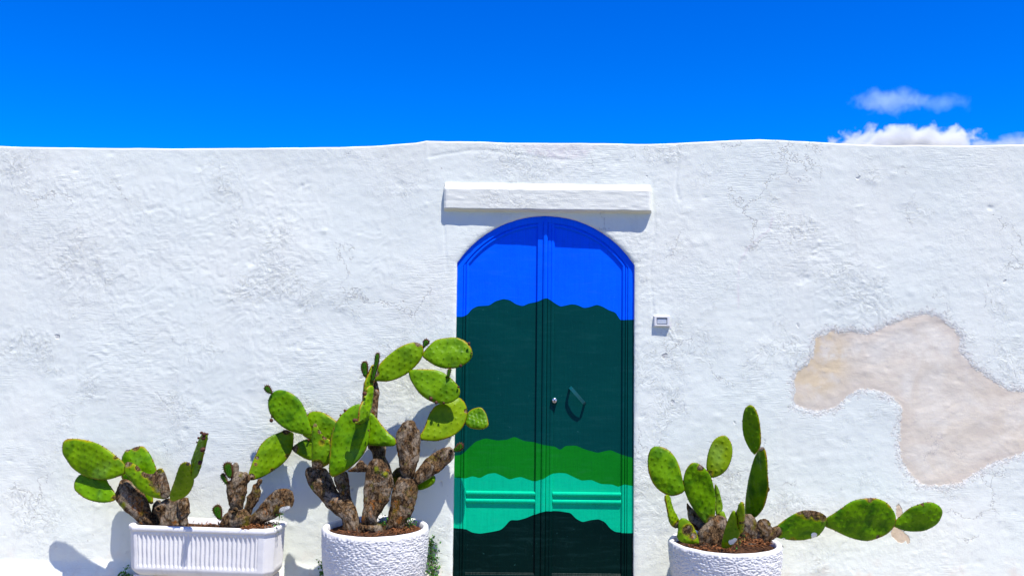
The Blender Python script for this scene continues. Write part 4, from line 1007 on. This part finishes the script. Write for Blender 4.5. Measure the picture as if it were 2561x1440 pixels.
pad(K3, 'C', [(1230, 580), (1240, 480), (1262, 380), (1270, 300), (1300, 258), (1322, 290), (1315, 360), (1300, 430), (1275, 520), (1250, 580)], .32, **yk)
pad(K3, 'C', [(1265, 560), (1290, 480), (1310, 400), (1370, 330), (1440, 270), (1540, 200), (1640, 160), (1720, 155), (1780, 190), (1790, 250), (1770, 320), (1730, 380), (1660, 450), (1610, 490), (1500, 545), (1400, 570), (1310, 568)], .20, -.1, .1, hue=.3, spots=[(1735, 165, 35, .9), (1290, 490, 35, .6)])
pad(K3, 'C', [(1790, 212), (1782, 170), (1790, 130), (1820, 115), (1852, 140), (1845, 170), (1815, 195)], .175, **yk)
q8, _ = pad(K3, 'C', [(1780, 300), (1790, 260), (1850, 190), (1920, 130), (2020, 105), (2120, 98), (2200, 120), (2260, 160), (2300, 220), (2312, 290), (2280, 350), (2210, 400), (2120, 430), (2020, 432), (1930, 410), (1850, 365), (1790, 320)], .165, 0, .2, hue=.15)
bud(q8, 'C', 2274, 168, 13, .185, 1.5); bud(q8, 'C', 2185, 402, 14, .19); bud(q8, 'C', 2300, 268, 9, .18)
q9, _ = pad(K3, 'C', [(1632, 480), (1650, 450), (1730, 440), (1850, 440), (1950, 455), (2040, 500), (2110, 560), (2160, 620), (2180, 680), (2160, 740), (2090, 790), (2000, 808), (1900, 795), (1810, 750), (1740, 690), (1690, 620), (1650, 550)], .235, 0, .15, hue=.15)
pad(K3, 'C', [(2040, 525), (2045, 450), (2065, 432), (2085, 440), (2080, 480), (2062, 525)], .245, **yk)
bud(q9, 'C', 1868, 755, 18, .265, 1.3); bud(q9, 'C', 1925, 795, 15, .26); bud(q9, 'C', 2005, 799, 10, .26); bud(q9, 'C', 2160, 628, 10, .25)
pad(K3, 'C', [(1750, 1150), (1790, 1080), (1820, 1000), (1860, 900), (1930, 820), (2040, 790), (2150, 742), (2200, 760), (2240, 820), (2258, 900), (2240, 990), (2200, 1070), (2120, 1140), (2030, 1180), (1930, 1205), (1820, 1200), (1760, 1190)], .19, -.25, .2, hue=.7, spots=[(2240, 890, 25, .8)])
pad(K3, 'C', [(2225, 1000), (2245, 930), (2280, 880), (2340, 850), (2405, 848), (2450, 900), (2475, 970), (2482, 1040), (2440, 1075), (2380, 1083), (2300, 1070), (2250, 1040)], .15, .1, .3, curl=1.6, space=.028, hue=.1)
# woody joints
pad(K3, 'D', CtoD([(1500, 1280), (1492, 1150), (1530, 1070), (1580, 1000), (1640, 985), (1700, 1000), (1720, 1060), (1750, 1110), (1762, 1180), (1750, 1280)]) + [(1645, 150), (1640, 240), (1600, 370), (1575, 460), (1510, 470), (1450, 410), (1430, 300), (1410, 180)], .30, .0, .1, th=.035, **WO)
w3, _ = pad(K3, 'D', [(1580, 460), (1620, 370), (1700, 270), (1790, 200), (1900, 150), (1960, 155), (1978, 200), (1980, 260), (1900, 340), (1800, 420), (1700, 480), (1620, 525)], .29, -.25, .1, th=.024, **WO)
stub_ring(K3, 'D', 1950, 190, 22, .28)
pad(K3, 'D', [(1968, 195), (1990, 150), (2030, 110), (2062, 108), (2078, 150), (2050, 185), (2000, 195)], .22, **yk)
pad(K3, 'D', [(1290, 1000), (1310, 870), (1340, 750), (1360, 600), (1390, 520), (1440, 440), (1540, 440), (1610, 500), (1622, 600), (1600, 700), (1560, 830), (1500, 900), (1460, 1000), (1380, 1020)], .33, .0, .1, th=.042, **WO)
pad(K3, 'D', [(1060, 920), (1075, 740), (1075, 600), (1090, 480), (1110, 350), (1160, 280), (1220, 262), (1290, 300), (1340, 380), (1370, 470), (1365, 560), (1320, 700), (1260, 790), (1210, 870), (1200, 925)], .39, .0, .12, th=.040, spots=[(1210, 370, 45, -.6), (1300, 420, 40, -.6)], **WO)
pad(K3, 'D', [(1020, 960), (1060, 900), (1200, 905), (1270, 960), (1260, 1030), (1040, 1030)], .40, th=.04, **WO)
pad(K3, 'D', [(780, 440), (850, 400), (905, 400), (930, 460), (940, 560), (955, 660), (970, 740), (890, 720), (840, 620), (800, 540)], .30, .0, .1, th=.022, **WO)
pad(K3, 'D', [(495, 430), (500, 370), (550, 345), (600, 370), (680, 355), (720, 390), (760, 460), (800, 560), (850, 640), (905, 700), (960, 690), (1000, 760), (1030, 850), (1045, 960), (1040, 1020), (900, 1020), (870, 940), (860, 870), (790, 820), (700, 740), (640, 660), (570, 590), (520, 510)], .30, .15, .25, th=.034, spots=[(580, 560, 60, -.55)], **WO)
pad(K3, 'D', [(915, 392), (980, 350), (1040, 280), (1090, 310), (1120, 350), (1105, 395), (1020, 400)], .37, th=.018, **WO)
pad(K3, 'E', [(265, 1090), (262, 900), (262, 600), (275, 480), (290, 400), (320, 378), (350, 410), (390, 490), (450, 580), (540, 640), (660, 690), (765, 715), (750, 790), (700, 880), (620, 970), (530, 1050), (430, 1110), (350, 1130), (290, 1120)], .29, .0, .1, hue=.25, spots=[(320, 400, 45, .75), (400, 520, 40, .7), (480, 610, 45, .75), (600, 680, 55, .8), (720, 710, 50, .75), (350, 1100, 110, .95), (430, 700, 70, .5)], lab='torn green pad with concave scarred edge')
pad(K3, 'D', [(1620, 580), (1630, 510), (1700, 480), (1785, 435), (1790, 500), (1720, 555)], .12, hue=.1)
pad(K3, 'D', [(1370, 400), (1440, 350), (1520, 400), (1480, 520), (1390, 530), (1360, 470)], .20, th=.02, cork=.5, spots=[])

# ---- plant in the right pot
K4 = empty('prickly_pear_cactus', (P2[0], P2[1], P2[2] - .03), 'prickly pear with three pads chained sideways, in the pot right of the door', 'cactus', 'prickly pear cacti')
pad(K4, 'F', [(470, 1000), (450, 850), (480, 870), (560, 950), (610, 1000), (600, 1080), (520, 1060)], .30, th=.03, **WO)
pad(K4, 'F', [(690, 930), (680, 800), (678, 690), (705, 740), (740, 860), (730, 910), (700, 935)], .30, -.4, .1, hue=.5)
pad(K4, 'F', [(690, 950), (700, 935), (750, 908), (775, 985), (730, 1010)], .33, .2, .1, hue=.5, spots=[(690, 960, 40, .8)])
pad(K4, 'F', [(640, 628), (612, 560), (615, 480), (635, 400), (670, 330), (720, 295), (770, 292), (810, 340), (825, 400), (820, 470), (790, 550), (740, 605), (680, 632)], .28, .2, .1, hue=.85, spots=[(640, 600, 40, .5)])
pad(K4, 'F', [(435, 720), (415, 640), (390, 540), (350, 460), (290, 400), (210, 377), (160, 395), (135, 450), (130, 520), (140, 600), (180, 690), (240, 750), (310, 782), (370, 778), (420, 755)], .34, .15, .1, hue=.05)
pad(K4, 'F', [(670, 1010), (685, 900), (688, 800), (670, 700), (640, 610), (590, 550), (540, 515), (490, 515), (450, 560), (428, 620), (420, 700), (450, 790), (490, 870), (540, 940), (590, 1000), (630, 1022)], .37, .1, -.1, hue=.05, spots=[(560, 550, 30, .7), (660, 980, 50, .7)], lab='broad upright pad at the middle of the pot')
pad(K4, 'F', [(280, 785), (315, 785), (330, 850), (350, 920), (388, 985), (390, 1040), (340, 1042), (310, 1000), (290, 900)], .36, -1.2, .1, hue=.5, spots=[(360, 1020, 40, .7)], space=.03)
pad(K4, 'F', [(380, 1010), (400, 970), (440, 968), (490, 1010), (525, 1070), (548, 1140), (540, 1180), (420, 1165), (372, 1125), (378, 1060)], .42, .1, .1, hue=.45, spots=[(460, 1060, 50, .75), (500, 1110, 40, .7)])
pad(K4, 'F', [(530, 1130), (550, 1070), (620, 1000), (680, 950), (740, 945), (782, 990), (775, 1060), (760, 1180), (740, 1260), (560, 1250), (525, 1190)], .38, th=.05, **WO)
pad(K4, 'F', [(735, 1200), (750, 1100), (780, 1000), (810, 930), (835, 905), (860, 950), (865, 1020), (888, 1090), (850, 1160), (790, 1210)], .60, .5, -.3, hue=.5, spots=[(790, 1180, 40, .4)], lime=[(815, 1155, 26), (840, 1140, 20)])
pad(K4, 'F', [(862, 1060), (870, 970), (880, 880), (900, 830), (920, 850), (923, 930), (912, 1020), (890, 1095)], .64, 1.3, -.2, hue=.75, space=.03, spots=[(905, 1000, 20, .6)])
r9, _ = pad(K4, 'F', [(930, 965), (928, 850), (942, 720), (965, 600), (1000, 480), (1040, 410), (1070, 380), (1095, 400), (1112, 480), (1118, 600), (1125, 700), (1110, 790), (1080, 880), (1030, 945), (980, 975)], .30, 0.9, -.25, hue=.0, spots=[(1070, 390, 25, .8)], space=.036)
stub_ring(K4, 'F', 1103, 728, 22, .335)
pad(K4, 'F', [(1005, 442), (960, 390), (920, 310), (905, 230), (910, 140), (930, 70), (970, 38), (1010, 60), (1040, 130), (1052, 220), (1058, 330), (1050, 390), (1025, 430)], .29, .7, -.2, hue=.1, space=.036)
pad(K4, 'F', [(895, 1000), (930, 930), (1010, 965), (1025, 1060), (1020, 1230), (870, 1240), (880, 1120)], .30, th=.035, **WO)
pad(K4, 'F', [(850, 1000), (855, 920), (880, 880), (900, 940), (895, 1040)], .28, th=.02, **WO)
pad(K4, 'F', [(1015, 1050), (1030, 990), (1085, 966), (1130, 1000), (1150, 1040), (1210, 1030), (1225, 1085), (1180, 1120), (1110, 1190), (1030, 1190)], .30, th=.035, **WO)
pad(K4, 'G', [(170, 700), (180, 640), (230, 580), (330, 500), (440, 430), (520, 395), (600, 382), (720, 395), (810, 430), (855, 480), (838, 590), (790, 670), (740, 720), (650, 750), (560, 772), (440, 775), (320, 760), (230, 740)], .30, -.05, -.25, hue=.0, spots=[(600, 390, 90, .95), (720, 410, 90, .95), (800, 450, 60, .95), (500, 400, 50, .8), (200, 660, 70, .9), (420, 775, 60, .6)], lime=[(690, 705, 45), (300, 760, 30)])
pad(K4, 'G', [(838, 590), (850, 490), (940, 430), (1040, 360), (1150, 280), (1260, 240), (1400, 228), (1520, 240), (1630, 290), (1700, 370), (1740, 450), (1745, 540), (1710, 620), (1640, 690), (1540, 740), (1400, 778), (1280, 770), (1150, 735), (1040, 690), (940, 640)], .29, .0, -.22, hue=.0, spots=[(1400, 225, 60, .6), (1510, 720, 25, .8)], lab='widest pad of the sideways chain')
pad(K4, 'G', [(1720, 590), (1740, 530), (1830, 440), (1920, 360), (2000, 320), (2110, 280), (2210, 280), (2300, 330), (2338, 400), (2320, 480), (2270, 560), (2180, 620), (2090, 655), (1960, 663), (1850, 650), (1770, 620)], .28, .0, -.2, hue=.0, spots=[(2070, 300, 22, .8)])

# ------------------------------------------------------------------ small weeds
def weed(name, label, pts, n, spread, seed, leaf=.012, hang=0.0, mat=None):
    """pts: world points along which leaves gather"""
    rg = random.Random(seed); P = [Vector(p) for p in pts]
    e = empty(name, P[0], label, 'weed', 'little weeds round the pots')
    v = []; f = []; sv = []; sf = []
    for _ in range(n):
        k = rg.uniform(0, len(P) - 1.001); i = int(k); p = P[i].lerp(P[i + 1], k - i) + Vector((rg.gauss(0, spread), rg.gauss(0, spread * .5), rg.gauss(0, spread)))
        d = Vector((rg.uniform(-1, 1), rg.uniform(-1, .2), rg.uniform(-.4, 1))).normalized(); L = leaf * rg.uniform(.6, 1.3); w = L * .42
        s = d.cross(Vector((rg.uniform(-1, 1), rg.uniform(-1, 1), rg.uniform(-1, 1)))).normalized() * w; up = d.cross(s).normalized() * L * .18
        b = len(v); v += [p, p + d * L * .5 + s + up, p + d * L, p + d * L * .5 - s + up, p + d * L * .5]; f += [(b, b + 1, b + 4), (b + 1, b + 2, b + 4), (b + 2, b + 3, b + 4), (b + 3, b, b + 4)]
        if rg.random() < .5:
            q = P[i].lerp(P[i + 1], k - i); b = len(sv); t = Vector((.0008, 0, .0008)); sv += [q - t, q + t, p + t, p - t]; sf.append((b, b + 1, b + 2, b + 3))
    for i in range(len(P) - 1):
        b = len(sv); t = Vector((.0015, 0, 0)); t2 = Vector((0, .0015, 0)); sv += [P[i] - t, P[i] + t, P[i + 1] + t, P[i + 1] - t, P[i] - t2, P[i] + t2, P[i + 1] + t2, P[i + 1] - t2]; sf += [(b, b + 1, b + 2, b + 3), (b + 4, b + 5, b + 6, b + 7)]
    tag(link('leaves', pymesh('leaves', v, f), mat or M_LEAF, e, smooth=False), kind='stuff')
    link('stem', pymesh('stem', sv, sf), M_TWIG, e, smooth=False)
weed('creeping_weed', 'leafy green weed climbing the wall between the round pot and the door', [U(1088, 1560, .05), U(1086, 1450, .03), U(1080, 1400, .02), U(1075, 1350, .015)], 330, .022, 1, leaf=.017)
weed('creeping_weed', 'green weed tuft at the foot of the wall left of the fluted planter', [U(330, 1500, .06), U(322, 1450, .05), U(312, 1425, .04)], 90, .020, 2, leaf=.024)
weed('creeping_weed', 'dark weed peeping out on the left side of the central round pot', [U(812, 1500, .12), U(806, 1440, .1), U(806, 1408, .1)], 90, .012, 3, leaf=.018)
weed('creeping_weed', 'fine green sprig among stems inside the central round pot', [(P1[0] + .02, P1[1] - .02, P1[2] - .03), (P1[0] + .03, P1[1] - .02, P1[2] + .03), (P1[0] + .17, P1[1] - .0, P1[2] + .02), (P1[0] + .22, P1[1] - .02, P1[2] + .02)], 260, .018, 4, leaf=.011)
weed('creeping_weed', 'tiny sprig at the right end of the fluted planter', [U(690, 1322, .33), U(698, 1300, .33), U(702, 1278, .34)], 26, .010, 5, leaf=.013)
weed('creeping_weed', 'tiny yellow-green sprig in the pot right of the door', [U(1840, 1372, .5), U(1852, 1348, .52), U(1862, 1336, .53)], 26, .009, 6, leaf=.010)

# ------------------------------------------------------------------ clouds, far behind the wall
def cloud(name, label, boxpx, dist, thick, dens, seed, scale, lo, hi, colr=(0.95, 0.96, 0.93)):
    x0, y0, x1, y1 = boxpx
    a, b = U(x0, y0, -dist), U(x1, y1, -dist); c = (a + b) / 2; hx, hz = abs(b.x - a.x) / 2, abs(a.z - b.z) / 2
    n, m = 24, 12; v = [(hx * 1.15 * math.sin(math.pi * i / m) * math.cos(2 * math.pi * j / n), thick * math.sin(math.pi * i / m) * math.sin(2 * math.pi * j / n), hz * 1.15 * math.cos(math.pi * i / m)) for i in range(m + 1) for j in range(n)]
    f = [(i * n + j, (i + 1) * n + j, (i + 1) * n + (j + 1) % n, i * n + (j + 1) % n) for i in range(m) for j in range(n)]
    mt = bpy.data.materials.new('cloud_vapour'); mt.use_nodes = True; t = mt.node_tree; t.nodes.clear()
    s = MT.__new__(MT); s.t = t; s.m = mt
    s.co = t.nodes.new('ShaderNodeTexCoord').outputs['Object']
    vol = t.nodes.new('ShaderNodeVolumePrincipled'); out = t.nodes.new('ShaderNodeOutputMaterial'); t.links.new(vol.outputs[0], out.inputs['Volume'])
    q = s.map((1 / hx, 1 / thick, 1 / hz)); ln = t.nodes.new('ShaderNodeVectorMath'); ln.operation = 'LENGTH'; t.links.new(q, ln.inputs[0])
    body = s.math('SUBTRACT', 1.0, s.math('POWER', ln.outputs['Value'], 1.6))
    nz = s.noise(scale, 6, 0.58, 0.25, vec=s.vadd(s.co, (seed * 13.0, seed * 7.0, seed * 3.0)))
    fld = s.math('MULTIPLY_ADD', s.math('SUBTRACT', nz, 0.5), 3.2, body)
    d = s.math('MULTIPLY', s.step(lo, hi, fld), dens)
    s.put(vol.inputs['Density'], d); vol.inputs['Color'].default_value = (*colr, 1); vol.inputs['Anisotropy'].default_value = -0.1
    me = pymesh(name, v, f); me.transform(Matrix.Translation(c)); o = link(name, me, mt, loc=c)
    tag(o, label, 'cloud', kind='structure'); return o
D_ = 420
cloud('cloud', 'long white cumulus bank rising just behind the wall top', (2065, 304, 2480, 450), D_, 24, 0.22, 1, 0.10, 0.25, 0.65)
cloud('cloud', 'small pale cloud at the far end of the wall top', (2420, 334, 2680, 410), D_ + 30, 14, 0.10, 5, 0.09, 0.1, 0.9)
cloud('cloud', 'thin wispy cloud floating above the cumulus bank', (2115, 212, 2335, 296), D_ - 20, 10, 0.055, 9, 0.13, 0.25, 1.1, (0.70, 0.88, 0.97))
cloud('cloud', 'faintest wisp beside the thin floating cloud', (2265, 225, 2445, 288), D_ - 20, 8, 0.030, 14, 0.13, 0.25, 1.2, (0.60, 0.85, 0.97))
